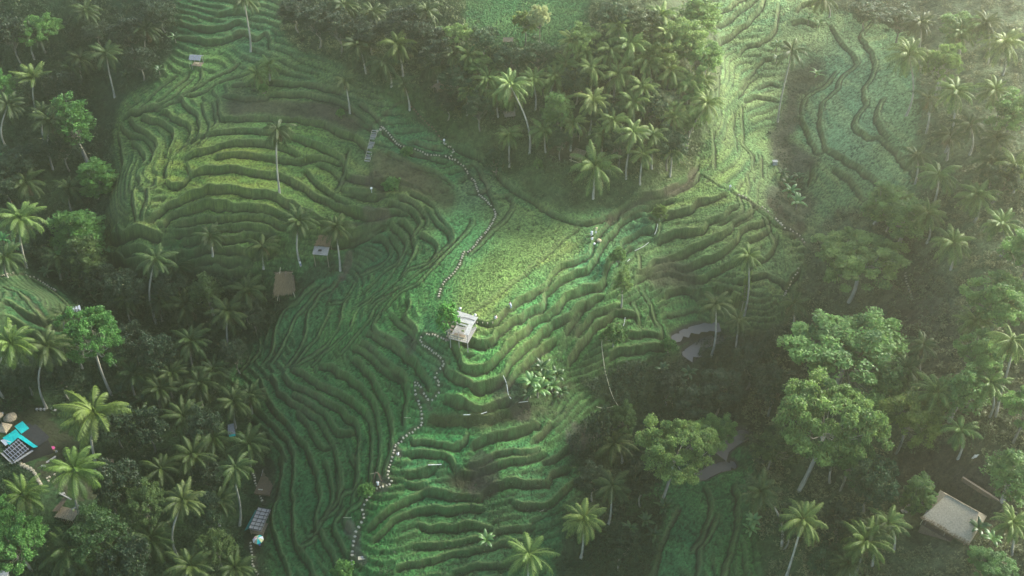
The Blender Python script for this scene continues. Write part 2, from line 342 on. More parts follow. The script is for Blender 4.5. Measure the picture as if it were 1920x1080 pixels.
def cf(S):
    a = np.array([[float(v) for v in t.split(',')] for t in S.replace('\n', ';').split(';')]); return a[:, :2], a[:, 2:]/1000
def idw(S, px, py, p=2.0):
    c, v = cf(S); sh = px.shape; px = px[::6, ::6]; py = py[::6, ::6]
    acc = np.zeros(px.shape+(3,)); W_ = np.zeros(px.shape)
    for (cx, cy), col in zip(c, v):
        w = 1/((px-cx)**2+(py-cy)**2+150)**p; acc += w[..., None]*col; W_ += w
    acc /= W_[..., None]; o = np.repeat(np.repeat(acc, 6, 0), 6, 1)[:sh[0], :sh[1]]
    return o
def box(Z, r):
    for ax in (0, 1):
        c = np.cumsum(np.concatenate([np.zeros_like(Z.take([0], ax)), Z], ax), ax); n = Z.shape[ax]
        a = np.clip(np.arange(n)-r, 0, n); b = np.clip(np.arange(n)+r+1, 0, n)
        sh = [1]*Z.ndim; sh[ax] = n
        Z = (c.take(b, ax)-c.take(a, ax))/(b-a).reshape(sh)
    return Z
def inpoly(px, py, poly):
    poly = np.asarray(poly, float); r = np.zeros(np.shape(px), bool); n = len(poly)
    for i in range(n):
        x1, y1 = poly[i]; x2, y2 = poly[(i+1)%n]
        if y1 == y2: continue
        r ^= ((y1 > py) != (y2 > py)) & (px < (x2-x1)*(py-y1)/(y2-y1)+x1)
    return r
PV = lambda s: [tuple(float(v) for v in t.split(',')) for t in s.split()]
# where nothing is cropped (jungle floor, grass banks, bare slopes)
Z_LEFT = PV('-300,-300 330,-300 330,30 325,95 300,150 250,172 222,205 212,260 215,330 200,400 185,445 186,500 260,525 420,520 500,530 545,560 520,600 480,640 430,700 425,735 460,760 505,830 515,880 500,960 500,1020 520,1400 -300,1400')
Z_HOLE = PV('-300,500 20,512 75,518 135,550 150,600 120,640 60,660 -300,650')
Z_TOP = PV('520,-300 870,-300 870,45 900,80 1000,95 1080,85 1100,40 1100,-300 1325,-300 1345,60 1348,140 1330,230 1300,320 1230,360 1140,400 1060,400 990,365 940,325 880,280 830,262 790,240 740,200 690,160 640,120 560,95 525,60')
Z_RIGHT = PV('1520,440 1560,400 1640,380 1730,380 1705,335 1720,240 1715,120 1720,30 1560,20 1520,-300 2300,-300 2300,1400 1440,1400 1420,1000 1400,920 1420,880 1390,830 1340,870 1280,870 1230,900 1180,960 1250,940 1230,1040 1200,1400 1080,1400 1040,1060 1060,960 1100,900 1070,850 1080,800 1140,760 1080,720 1150,690 1250,665 1300,655 1330,600 1420,620 1470,600 1500,540')
Z_GUL = PV('1470,130 1540,110 1550,150 1500,180 1500,230 1480,260 1540,300 1500,340 1530,380 1510,440 1440,390 1430,360 1470,330 1445,290 1440,250 1470,200')
Z_MID = PV('1240,480 1300,505 1320,540 1270,545 1230,545 1215,520')
Z_BANK = [PV(s) for s in ('705,275 760,300 830,330 860,370 840,400 800,370 740,345 700,335 695,300', '425,186 500,188 620,190 680,228 672,250 620,232 540,220 425,217', '1000,660 1060,640 1090,615 1080,600 1050,640 985,690 985,740 1060,755 1080,720 1010,700', '800,775 960,765 990,745 1050,770 1000,790 900,808 790,800', '855,880 900,885 935,905 900,925 850,930 830,900')]
wm = inpoly(PX, PY, Z_LEFT) & ~inpoly(PX, PY, Z_HOLE)
for z in [Z_TOP, Z_RIGHT, Z_GUL, Z_MID]+Z_BANK: wm |= inpoly(PX, PY, z)
wm = box(wm.astype(np.float32), 5)
# minor steps on the slopes between the traced walls, following the lie of the land
gyb, gxb = np.gradient(ZB, DX); slp = np.hypot(gxb, gyb); STEP = .95
zq = (ZB+.30*NB+.04*NA)/STEP; fr = (zq-np.round(zq))*STEP/np.maximum(slp, .08)
am = np.clip((DMIN-1.25)/.5, 0, 1)*np.clip((slp-.14)/.08, 0, 1)*(1-wm)*np.clip(.75+.9*vnoise(GX, GY, 9, 41), 0, 1)
for z_ in ('850,-60 1110,-60 1110,95 850,95', '785,470 870,450 870,640 800,640 770,560', '1480,-60 1760,-60 1760,420 1480,420', '940,200 1140,380 1000,500 880,620 820,560 900,300', '450,185 690,185 690,235 450,225', '345,235 480,225 640,250 700,300 700,400 640,430 470,350 420,350 330,400 300,350'):
    am *= 1-box(inpoly(PX, PY, PV(z_)).astype(np.float32), 6)
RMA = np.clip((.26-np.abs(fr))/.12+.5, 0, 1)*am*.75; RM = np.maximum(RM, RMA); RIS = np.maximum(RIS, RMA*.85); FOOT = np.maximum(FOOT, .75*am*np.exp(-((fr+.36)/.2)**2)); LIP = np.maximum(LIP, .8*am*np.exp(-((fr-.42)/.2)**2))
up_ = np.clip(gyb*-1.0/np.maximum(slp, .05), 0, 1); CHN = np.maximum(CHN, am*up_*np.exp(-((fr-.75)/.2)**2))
tread = idw(TREAD, PX, PY); wild = idw(WILD, PX, PY, 1.6)
n1 = vnoise(GX, GY, 5.0, 1); n2 = vnoise(GX, GY, 1.6, 2); n3 = vnoise(GX, GY, .6, 3); n4 = vnoise(GX, GY, 12, 4)
wm = np.clip(wm+.25*n2*(wm > .02)*(wm < .98), 0, 1)
g3 = rng.random((NY, NX)).astype(np.float32)
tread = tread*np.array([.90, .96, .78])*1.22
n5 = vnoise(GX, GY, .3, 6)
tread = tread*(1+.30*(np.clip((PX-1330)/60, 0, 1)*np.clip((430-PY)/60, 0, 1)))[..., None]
hs_ = np.random.default_rng(5).random(400); pid = hs_[(np.floor(zq).astype(int)*7+np.floor(vnoise(GX, GY, 14, 51)*3).astype(int)*13) % 400]
pid = (.5+(box(pid, 1)-.5)*np.clip((slp-.13)/.08, 0, 1))[..., None]; tread = tread*(1+.30*(pid-.5))*(1+np.array([.16, 0, -.05])*(pid-.5)*2)
tread = tread*(1+.14*n1+.12*n2+.30*n3*.5+.65*n5+.6*(g3-.5))[..., None]
wild = wild*(1+.25*n1+.3*n2+.3*n3+.3*n5+.2*(g3-.5))[..., None]
brown = np.array([.052, .040, .024]); rgreen = np.array([.026, .046, .014])
k = np.clip(.35+.6*n1+.6*n4+.4*n2, 0, 1)[..., None]
ris = (rgreen*(1-k)+brown*k)*(1+.35*n3+.4*(g3-.5))[..., None]
ris = ris*.8+tread*.34
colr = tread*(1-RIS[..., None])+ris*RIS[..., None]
colr = colr*(1-.93*FOOT[..., None])+np.array([.012, .013, .007])*.93*FOOT[..., None]  # muddy groove at each wall foot, with its shadow painted into the colour
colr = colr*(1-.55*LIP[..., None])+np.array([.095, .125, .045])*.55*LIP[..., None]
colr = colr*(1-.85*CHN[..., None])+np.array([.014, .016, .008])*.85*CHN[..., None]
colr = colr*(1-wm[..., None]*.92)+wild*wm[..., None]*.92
# bare earth: x,y,radius px, rgb
def earth(pts, wd, c, amt=.62):
    global colr
    q = cast(*np.array(pts, float).T)[:, :2]; q = resample(q, .6) if len(q) > 1 else q
    D2 = np.full(GX.shape, 1e9)
    for a in q:
        i0 = max(0, int((a[0]-wd*2-X0)/DX)); i1 = int((a[0]+wd*2-X0)/DX)+2; j0 = max(0, int((a[1]-wd*2-Y0)/DX)); j1 = int((a[1]+wd*2-Y0)/DX)+2
        s = np.s_[j0:j1, i0:i1]; D2[s] = np.minimum(D2[s], (GX[s]-a[0])**2+(GY[s]-a[1])**2)
    m = np.clip((wd*(1+.35*n2)-np.sqrt(D2))/.5+.5, 0, 1)*amt; m = m[..., None]
    colr = colr*(1-m)+np.array(c)*.6*(1+.25*n3+.4*(g3-.5))[..., None]*m
EARTHS = [([(655,480),(652,500),(640,520)],1.0,(.16,.12,.085)),([(690,395),(712,405),(725,400)],1.0,(.12,.095,.06)),([(660,425),(690,418),(718,412),(725,405)],.7,(.10,.085,.05)),([(690,345),(705,335),(715,365)],1.2,(.06,.048,.03)),
 ([(640,345),(655,340),(690,338)],.6,(.10,.085,.055)),([(1140,416),(1148,410)],.6,(.12,.09,.06)),([(1140,412),(1208,374),(1264,358),(1300,335),(1308,315)],.5,(.085,.08,.045)),([(765,635),(775,650),(768,660)],1.2,(.09,.07,.045)),
 ([(945,735),(965,745),(975,760)],2.2,(.075,.058,.045)),([(1090,810),(1080,830)],2.2,(.11,.10,.08)),([(905,885),(905,905)],3.0,(.045,.036,.032)),([(710,905),(725,912),(705,915)],.9,(.15,.12,.09)),([(655,990),(665,1005),(670,1040),(680,1050)],1.0,(.16,.13,.10)),
 ([(742,840),(748,852)],.6,(.17,.13,.10)),([(805,765),(800,755),(790,735)],.5,(.13,.105,.07)),([(30,770),(60,800),(90,830),(120,850),(60,780)],3.4,(.035,.026,.018)),([(120,900),(145,920),(165,900),(100,880)],2.6,(.04,.032,.022)),
 ([(490,870),(500,900),(508,930)],2.2,(.032,.026,.018)),([(490,1000),(475,1030),(470,990)],1.4,(.032,.026,.018)),([(555,540),(600,500),(580,520),(620,500)],1.6,(.03,.024,.016)),([(1070,270),(1060,290),(1045,285)],2.0,(.07,.055,.03)),([(1760,880),(1800,900),(1720,870)],4,(.085,.06,.035)),([(1700,640),(1690,600)],3,(.075,.05,.03)),([(1850,930),(1820,900),(1870,960)],3,(.10,.08,.05)),
 ([(1300,320),(1290,345),(1250,360)],.9,(.12,.095,.06)),([(820,165),(830,172)],.9,(.2,.18,.14)),([(1450,380),(1480,430),(1500,425)],1.6,(.07,.05,.03)),([(690,240),(760,190),(790,230),(830,262)],.35,(.05,.035,.022)),([(640,520),(625,545),(615,565)],.35,(.12,.06,.04))]
for e in EARTHS: earth(*e)
PATHS = {'B': PV('715,238 730,252 742,267 760,276 780,280 800,290 820,292 835,294 843,296 858,303 872,315 880,330 890,340 896,360 910,375 922,388 929,400 926,412 915,430 900,448 882,470 870,474 862,495 848,515 832,530 825,545 823,558')}
for e in ['837,638 810,628 789,632 793,645 833,682', '829,688 816,705 823,730 806,751', '779,717 779,737 790,771 790,797 778,805 742,835 738,850 727,893 734,903 707,916', '783,718 802,749', '693,932 680,952 682,969 660,1040', '3,517 60,518 103,544', '475,888 491,938', '470,1018 484,1078', '1385,366 1450,405 1508,456']: earth(PV(e), .42, (.085, .07, .045), .7)
earth(PATHS['B'], .55, (.045, .045, .024), .75)
# gather the fall of the land into the terrace walls, leaving near-level treads (screened Poisson solve)
av = box(RM, 9); f_ = np.clip(av/.07, 0, 1)*(1-.6*wm); f_ = f_*f_*(3-2*f_)
f_ = f_*np.clip(1.0-.6*((PX > 1330) & (PY < 420)), 0, 1); coef = (1-f_)+f_*(.24+.76*RM/np.maximum(av, .05)); gyb, gxb = np.gradient(ZB, DX)
qx_ = gxb*(coef-1); qy_ = gyb*(coef-1); div = np.gradient(qx_, DX, axis=1)+np.gradient(qy_, DX, axis=0)
kx = np.fft.rfftfreq(NX)*2*math.pi; ky = np.fft.fftfreq(NY)*2*math.pi
lap = (-4*np.sin(kx/2)**2)[None]/DX**2+(-4*np.sin(ky/2)**2)[:, None]/DX**2; U_ = np.fft.irfft2(np.fft.rfft2(div)/(lap-1/12.**2), s=(NY, NX)).clip(-3, 3)
Z = ZB+U_+DZ+.03*n2+.03*n3+.07*n5+(g3-.5)*.13*(1-RIS)*(1-.5*wm)+.5*wm*n1*(1-RIS)
Z = Z.astype(np.float32)
# ---- stream bed: carve shallow channels for the water
WATER = [(PV('1345,598 1318,604 1290,618 1268,632'), 1.0), (PV('1350,612 1330,625 1305,650 1292,662'), 1.5), (PV('1395,808 1375,822 1352,842'), 1.5), (PV('1372,862 1345,872 1318,890'), 1.2)]
WPTS = []
for p, wd in WATER:
    q = cast(*np.array(p).T); zz = q[:, 2].min()-.1; WPTS.append((q, wd, zz)); L = resample(q[:, :2], .5)
    for a in L:
        i0 = int((a[0]-8-X0)/DX); i1 = int((a[0]+8-X0)/DX); j0 = int((a[1]-8-Y0)/DX); j1 = int((a[1]+8-Y0)/DX); s = np.s_[j0:j1, i0:i1]
        d = np.hypot(GX[s]-a[0], GY[s]-a[1]); t = np.clip((d-wd)/4, 0, 1); Z[s] = np.where(d < wd+5, np.minimum(Z[s], zz-.5+np.maximum(0, d-wd*.8)*1.1), Z[s])
        m = np.clip((wd+.8-d)/.6, 0, 1)[..., None]; colr[s] = colr[s]*(1-m)+np.array([.05, .045, .035])*m
# ---------------------------------------------------------------- mesh helpers
def mat(name): 
    m = bpy.data.materials.new(name); m.use_nodes = True; return m, m.node_tree.nodes, m.node_tree.links, m.node_tree.nodes['Principled BSDF']
def mk(name, V, F, material=None, parent=None, tint=None, smooth=False, col=None, loc=None):
    V = np.asarray(V, np.float32); F = [np.asarray(f, np.int32) for f in F if len(f)]
    me = bpy.data.meshes.new(name); me.vertices.add(len(V)); me.vertices.foreach_set('co', V.ravel())
    nl = sum(f.size for f in F); npoly = sum(len(f) for f in F); me.loops.add(nl); me.polygons.add(npoly)
    me.loops.foreach_set('vertex_index', np.concatenate([f.ravel() for f in F]))
    tot = np.concatenate([np.full(len(f), f.shape[1], np.int32) for f in F]); st = np.r_[0, np.cumsum(tot)[:-1]].astype(np.int32)
    me.polygons.foreach_set('loop_start', st)
    me.polygons.foreach_set('use_smooth', np.full(npoly, smooth)); me.update(calc_edges=True)
    if tint is not None:
        a = me.attributes.new('tint', 'FLOAT', 'POINT'); a.data.foreach_set('value', np.asarray(tint, np.float32))
    if col is not None:
        a = me.attributes.new('Col', 'FLOAT_COLOR', 'POINT'); c = np.ones((len(V), 4), np.float32); c[:, :3] = col; a.data.foreach_set('color', c.ravel())
    if material: me.materials.append(material)
    o = bpy.data.objects.new(name, me); COL.objects.link(o)
    if parent: o.parent = parent
    if loc is not None: o.location = loc
    return o
def tag(o, label=None, cat=None, group=None, kind=None):
    if label: o['label'] = label
    if cat: o['category'] = cat
    if group: o['group'] = group
    if kind: o['kind'] = kind
    return o
def empty(name, loc, rz=0, **k):
    o = bpy.data.objects.new(name, None); COL.objects.link(o); o.location = loc; o.rotation_euler = (0, 0, rz); o.empty_display_size = .5; return tag(o, **k)
# ---- terrain sheet (fine inside the view, coarse skirts running out far beyond it)
gs = 1.0*np.cumsum(1.22**np.arange(28))*.6
ax_ = np.r_[X0-gs[::-1], gx, gx[-1]+gs]; ay_ = np.r_[Y0-gs[::-1], gy, gy[-1]+gs]; n = len(gs)
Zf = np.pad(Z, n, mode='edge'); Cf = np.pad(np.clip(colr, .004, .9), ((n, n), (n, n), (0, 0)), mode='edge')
TX, TY = np.meshgrid(ax_, ay_); dist = np.maximum(np.maximum(X0-TX, TX-gx[-1]), np.maximum(Y0-TY, TY-gy[-1])).clip(0)
Zf = Zf+np.clip(dist/60, 0, 1)*(vnoise(TX, TY, 90, 9)*8)
idx = np.arange(TX.size).reshape(TX.shape)
Fq = np.stack([idx[:-1, :-1], idx[:-1, 1:], idx[1:, 1:], idx[1:, :-1]], -1).reshape(-1, 4)
m, N, L_, B = mat('rice_and_grass')
at = N.new('ShaderNodeAttribute'); at.attribute_name = 'Col'
tc = N.new('ShaderNodeTexCoord'); nz = N.new('ShaderNodeTexNoise'); nz.inputs['Scale'].default_value = 5.0; nz.inputs['Detail'].default_value = 3
L_.new(tc.outputs['Object'], nz.inputs['Vector'])
mr = N.new('ShaderNodeMapRange'); mr.inputs[1].default_value = .3; mr.inputs[2].default_value = .7; mr.inputs[3].default_value = .72; mr.inputs[4].default_value = 1.28
L_.new(nz.outputs[0], mr.inputs[0]); mx = N.new('ShaderNodeVectorMath'); mx.operation = 'SCALE'
L_.new(at.outputs['Color'], mx.inputs[0]); L_.new(mr.outputs[0], mx.inputs['Scale']); L_.new(mx.outputs[0], B.inputs['Base Color'])
B.inputs['Roughness'].default_value = .85; B.inputs['Specular IOR Level'].default_value = .15
bp = N.new('ShaderNodeBump'); bp.inputs['Strength'].default_value = .5; bp.inputs['Distance'].default_value = .15; L_.new(nz.outputs[0], bp.inputs['Height']); L_.new(bp.outputs[0], B.inputs['Normal'])
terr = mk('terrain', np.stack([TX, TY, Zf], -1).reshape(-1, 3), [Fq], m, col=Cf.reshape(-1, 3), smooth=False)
tag(terr, 'green hillside stepped into curving rice terraces with grassy banks', kind='structure')
def at_(px, py): return cast([px], [py], Z)[0]
def ground(x, y): return float(bil(Z, x, y))
# ---------------------------------------------------------------- materials for plants, timber, cloth
def leafmat(name, c1, c2, trans=.35, rough=.55, spec=.3):
    m, N, L_, B = mat(name)
    at = N.new('ShaderNodeAttribute'); at.attribute_name = 'tint'; oi = N.new('ShaderNodeObjectInfo')
    mx = N.new('ShaderNodeMix'); mx.data_type = 'RGBA'; mx.inputs[6].default_value = (*c1, 1); mx.inputs[7].default_value = (*c2, 1)
    L_.new(at.outputs['Fac'], mx.inputs[0])
    hs = N.new('ShaderNodeHueSaturation'); L_.new(mx.outputs[2], hs.inputs['Color'])
    a = N.new('ShaderNodeMapRange'); a.inputs[3].default_value = .485; a.inputs[4].default_value = .515; L_.new(oi.outputs['Random'], a.inputs[0]); L_.new(a.outputs[0], hs.inputs['Hue'])
    oc = N.new('ShaderNodeMixRGB'); oc.blend_type = 'MULTIPLY'; oc.inputs[0].default_value = 1; L_.new(hs.outputs[0], oc.inputs[1]); L_.new(oi.outputs['Color'], oc.inputs[2])
    tr = N.new('ShaderNodeBsdfTranslucent'); ms = N.new('ShaderNodeMixShader'); ms.inputs[0].default_value = trans
    L_.new(oc.outputs[0], B.inputs['Base Color']); L_.new(oc.outputs[0], tr.inputs['Color']); B.inputs['Roughness'].default_value = rough; B.inputs['Specular IOR Level'].default_value = spec
    L_.new(B.outputs[0], ms.inputs[1]); L_.new(tr.outputs[0], ms.inputs[2]); L_.new(ms.outputs[0], N['Material Output'].inputs['Surface']); return m
def surf(name, c1, c2, scale=3, rough=.8, stretch=(1, 1, 1), bump=.3, spec=.2):
    m, N, L_, B = mat(name)
    tc = N.new('ShaderNodeTexCoord'); mp = N.new('ShaderNodeMapping'); mp.inputs['Scale'].default_value = stretch
    nz = N.new('ShaderNodeTexNoise'); nz.inputs['Scale'].default_value = scale; nz.inputs['Detail'].default_value = 4; nz.inputs['Roughness'].default_value = .65
    cr = N.new('ShaderNodeValToRGB'); cr.color_ramp.elements[0].position = .35; cr.color_ramp.elements[1].position = .65
    cr.color_ramp.elements[0].color = (*c1, 1); cr.color_ramp.elements[1].color = (*c2, 1)
    L_.new(tc.outputs['Object'], mp.inputs[0]); L_.new(mp.outputs[0], nz.inputs['Vector']); L_.new(nz.outputs[0], cr.inputs[0]); L_.new(cr.outputs[0], B.inputs['Base Color'])
    b = N.new('ShaderNodeBump'); b.inputs['Strength'].default_value = bump; b.inputs['Distance'].default_value = .05; L_.new(nz.outputs[0], b.inputs['Height']); L_.new(b.outputs[0], B.inputs['Normal'])
    B.inputs['Roughness'].default_value = rough; B.inputs['Specular IOR Level'].default_value = spec; return m
M = dict(
 palm=leafmat('palm_leaf', (.016, .038, .009), (.070, .108, .026), .3, .55, .25),
 leaf=leafmat('broad_leaf', (.030, .066, .020), (.095, .160, .042), .45),
 dark=leafmat('dark_leaf', (.012, .030, .012), (.034, .064, .024), .25),
 bana=leafmat('banana_leaf', (.034, .085, .028), (.080, .150, .046), .4, .4, .5),
 straw=leafmat('dry_leaf', (.11, .075, .035), (.20, .15, .075), .3),
 bark=surf('pale_bark', (.17, .165, .13), (.36, .34, .28), 1.2, .9, (1, 1, .35)),
 bark2=surf('grey_bark', (.10, .095, .07), (.24, .22, .17), 1.5, .9, (1, 1, .35)),
 stone=surf('pale_stone', (.24, .215, .15), (.42, .38, .28), 5, .9),
 brick=surf('reddish_step', (.10, .055, .04), (.2, .12, .09), 5, .9),
 thatch=surf('dry_thatch', (.16, .125, .08), (.34, .28, .19), 6, 1, (1, 1, 1), .8),
 thatchd=surf('old_thatch', (.07, .05, .035), (.17, .13, .09), 6, 1, (1, 1, 1), .8),
 wood=surf('weathered_wood', (.10, .075, .05), (.25, .20, .145), 5, .85, (1, 6, 1)),
 woodg=surf('grey_wood', (.13, .125, .115), (.33, .32, .30), 5, .85, (6, 1, 1)),
 bamboo=surf('bamboo', (.28, .25, .15), (.48, .44, .30), 2, .6),
 white=surf('white_paint', (.22, .22, .20), (.36, .36, .34), 4, .6),
 sheet=surf('pale_sheet_metal', (.34, .345, .34), (.60, .61, .60), 5, .5, (1, 8, 1)),
 tin=surf('weathered_tin', (.12, .125, .14), (.32, .33, .36), 3, .5, (1, 9, 1)),
 slate=surf('dark_roofing', (.014, .013, .014), (.034, .032, .032), 4, .8),
 teal=surf('turquoise_tarp', (.0, .30, .28), (.01, .46, .42), 2, .5),
 teald=surf('teal_sheet', (.0, .13, .12), (.01, .20, .18), 2, .5),
 soil=surf('soil', (.05, .035, .022), (.11, .08, .05), 5, 1),
 pipe=surf('white_pipe', (.40, .41, .38), (.58, .59, .56), 4, .5),
 skin=surf('skin', (.28, .15, .09), (.36, .2, .13), 8, .6), hair=surf('dark_hair', (.012, .009, .007), (.03, .02, .015), 8, .6),
 redhair=surf('reddish_hair', (.10, .03, .015), (.16, .05, .03), 8, .6),
 cwhite=surf('white_cloth', (.62, .61, .58), (.78, .77, .74), 6, .9), cgrey=surf('grey_blue_cloth', (.28, .30, .38), (.40, .42, .50), 6, .9),
 cpink=surf('pink_cloth', (.55, .28, .30), (.7, .42, .42), 6, .9), cblue=surf('blue_cloth', (.06, .08, .22), (.12, .15, .34), 6, .9),
 cdark=surf('dark_cloth', (.015, .015, .02), (.04, .04, .05), 6, .9), pink=surf('pink_top', (.45, .06, .20), (.60, .10, .28), 6, .5),
 yellow=surf('pale_yellow_cloth', (.50, .50, .22), (.62, .60, .30), 6, .8), tan=surf('tan_cloth', (.32, .26, .16), (.42, .36, .24), 6, .9))
# ---------------------------------------------------------------- plant geometry
M['jungle'] = leafmat('jungle_leaf', (.014, .036, .012), (.050, .090, .032), .3); M['hill'] = leafmat('hill_leaf', (.055, .085, .030), (.16, .19, .075), .35); M['olive'] = leafmat('olive_leaf', (.085, .105, .045), (.20, .22, .10), .4)  # olive: right slope leaves, lightened in place of hazy light
class Geo:
    def __init__(s): s.V = []; s.F3 = []; s.F4 = []; s.T = []; s.n = 0
    def add(s, V, F, t=.5):
        V = np.asarray(V, float); F = np.asarray(F)+s.n; (s.F3 if F.shape[1] == 3 else s.F4).append(F)
        s.V.append(V); s.T.append(np.broadcast_to(t, (len(V),)) if np.ndim(t) < 1 or len(np.atleast_1d(t)) != len(V) else t); s.n += len(V)
    def build(s, name, m, parent=None, smooth=False, loc=None):
        F = ([np.concatenate(s.F4)] if s.F4 else [])+([np.concatenate(s.F3)] if s.F3 else [])
        return mk(name, np.concatenate(s.V), F, m, parent, np.concatenate(s.T), smooth, loc=loc)
    def tube(s, P, R, k=7, cap=True):
        P = np.asarray(P, float); R = np.broadcast_to(R, (len(P),)); T = np.gradient(P, axis=0); T /= np.linalg.norm(T, axis=1)[:, None]
        ref = np.array([1, 0, 0]) if abs(T[:, 0]).max() < .9 else np.array([0, 0, 1.])
        A_ = np.cross(T, ref); A_ /= np.linalg.norm(A_, axis=1)[:, None]; B_ = np.cross(T, A_); th = np.arange(k)*2*math.pi/k
        V = P[:, None]+R[:, None, None]*(A_[:, None]*np.cos(th)[None, :, None]+B_[:, None]*np.sin(th)[None, :, None]); V = V.reshape(-1, 3)
        i = np.arange(len(P)-1)[:, None]*k; j = np.arange(k)[None]; jn = (j+1) % k
        s.add(V, np.stack([i+j, i+jn, i+k+jn, i+k+j], -1).reshape(-1, 4))
        if cap:
            for e, q in ((0, P[0]), (len(P)-1, P[-1])):
                s.add(np.vstack([V[e*k:(e+1)*k], q]), np.array([[a, (a+1) % k, k] for a in range(k)]))
        return s
    def leaves(s, C, size, flat=.5, asp=.5, t=None, r=rng):
        n = len(C); a = r.random(n)*6.283; tilt = r.normal(0, flat, n); u = np.stack([np.cos(a)*np.cos(tilt), np.sin(a)*np.cos(tilt), np.sin(tilt)], -1)
        b = r.normal(0, flat, n); w = np.stack([-np.sin(a)*np.cos(b), np.cos(a)*np.cos(b), np.sin(b)], -1); sz = size*r.uniform(.6, 1.3, n)[:, None]
        V = np.stack([C-u*sz, C+w*sz*asp+u*sz*.1, C+u*sz, C-w*sz*asp+u*sz*.1], 1).reshape(-1, 3)
        t = r.random(n) if t is None else np.clip(t+r.normal(0, .15, n), 0, 1)
        s.add(V, np.arange(4*n).reshape(-1, 4), np.repeat(t, 4)); return s
    def box(s, c, d, rz=0, t=.5, taper=1):
        x, y, z = np.array(d)/2; v = np.array([(a*x*(taper if e > 0 else 1), b*y*(taper if e > 0 else 1), e*z) for e in (-1, 1) for b in (-1, 1) for a in (-1, 1)])
        ca, sa = math.cos(rz), math.sin(rz); v = v@np.array([[ca, sa, 0], [-sa, ca, 0], [0, 0, 1]])+np.array(c)
        s.add(v, [(0, 2, 3, 1), (4, 5, 7, 6), (0, 1, 5, 4), (2, 6, 7, 3), (0, 4, 6, 2), (1, 3, 7, 5)], t); return s
    def slab(s, q, th, t=.5):                 # thick quad / polygon: top corners in order, thickness downwards
        q = np.asarray(q, float); n = len(q); nv = np.cross(q[1]-q[0], q[2]-q[0]); nv /= np.linalg.norm(nv); nv *= (1 if nv[2] >= 0 else -1); b = q-nv*th
        V = np.vstack([q, b]); F = [(i, (i+1) % n, n+(i+1) % n, n+i) for i in range(n)]; s.add(V, F, t)
        if n == 4: s.add(V, [(0, 1, 2, 3), (7, 6, 5, 4)], t)
        else: s.add(V, [(0, 1, 2), (n+2, n+1, n)], t)
        return s
def frond(g, base, az, el, Ln, droop, r, npair=25, wid=.115, tint=.5, ll=.95, fold=.5):
    """one coconut frond: arching midrib with two ranks of hanging leaflets"""
    n = 11; t = np.linspace(0, 1, n); ang = el-droop*t**1.4; ds = Ln/(n-1)
    x = np.r_[0, np.cumsum(np.cos(ang[:-1]))*ds]; z = np.r_[0, np.cumsum(np.sin(ang[:-1]))*ds]; tw = r.normal(0, .10)
    d = np.array([math.cos(az), math.sin(az), 0]); sd = np.array([-math.sin(az), math.cos(az), 0])
    P = base+x[:, None]*d+z[:, None]*np.array([0, 0, 1])+(tw*x*x/Ln)[:, None]*sd
    T = np.gradient(P, axis=0); T /= np.linalg.norm(T, axis=1)[:, None]; S = sd-T*(T@sd)[:, None]; S /= np.linalg.norm(S, axis=1)[:, None]; U = np.cross(S, T); U *= np.sign(U[:, 2:3]+1e-6)
    w = (.07*(1-t)+.02)[:, None]; V = np.concatenate([P-S*w, P+S*w, P-U*w*.8]); i = np.arange(n-1)
    g.add(V, np.concatenate([np.stack([i, i+1, n+i+1, n+i], -1), np.stack([n+i, n+i+1, 2*n+i+1, 2*n+i], -1), np.stack([2*n+i, 2*n+i+1, i+1, i], -1)]), min(1, tint+.35))
    q = np.linspace(.13, .985, npair); k = q*(n-1); a = k.astype(int).clip(0, n-2); f = (k-a)[:, None]
    O = P[a]*(1-f)+P[a+1]*f; TT = T[a]*(1-f)+T[a+1]*f; SS = S[a]; UU = U[a]; prof = (np.sin(np.pi*(q*.83+.15))**.6)*ll
    for sg in (-1, 1):
        l = (prof*r.uniform(.8, 1.1, npair))[:, None]; dirv = SS*sg*.80+TT*.55-UU*fold*r.uniform(.5, 1.3, (npair, 1)); dirv /= np.linalg.norm(dirv, axis=1)[:, None]
        mid = O+dirv*l*.5; tip = O+dirv*l+np.array([0, 0, -1])*l*.30; hw = TT*wid*.5
        V = np.concatenate([O-hw*.7, O+hw*.7, mid+hw, tip, mid-hw]); j = np.arange(npair)
        g.add(V, np.stack([j, npair+j, 2*npair+j, 4*npair+j], -1), np.tile(np.clip(tint+r.normal(0, .24, npair), 0, 1), 5))
        g.add(V, np.stack([4*npair+j, 2*npair+j, 3*npair+j], -1), np.tile(np.clip(tint+r.normal(0, .24, npair), 0, 1), 5))
def palm_crown(seed, style):
    r = np.random.default_rng(seed); g = Geo(); nf = {'full': 30, 'sparse': 19, 'droop': 26, 'young': 20, 'wind': 27}[style]
    for i in range(nf):
        f = i/nf; az = i*2.39996+r.normal(0, .25); el = {'full': 1.3-1.95*f, 'sparse': 1.0-1.35*f, 'droop': .9-1.9*f, 'young': 1.45-1.2*f, 'wind': 1.2-1.6*f}[style]+r.normal(0, .12)
        if style == 'wind': az = az+.5*math.sin(az-2.6)
        Ln = r.uniform(4.0, 4.9)*(1 if f > .15 else .75); frond(g, np.array([0, 0, -.1*f]), az, el, Ln, {'droop': 1.5, 'young': .9}.get(style, 1.3)+r.uniform(-.2, .4), r, tint=np.clip(.75-.6*f+r.normal(0, .2), 0, 1), fold=.75 if style == 'droop' else .5)
    g.tube([(0, 0, -.5), (0, 0, 0), (0, 0, .5), (.02, 0, 1.2)], [.22, .3, .16, .03], 6)
    return g
HIDE = (0, 0, -400)
protos = []
def proto(o): protos.append(o); return o
PALMS = {}
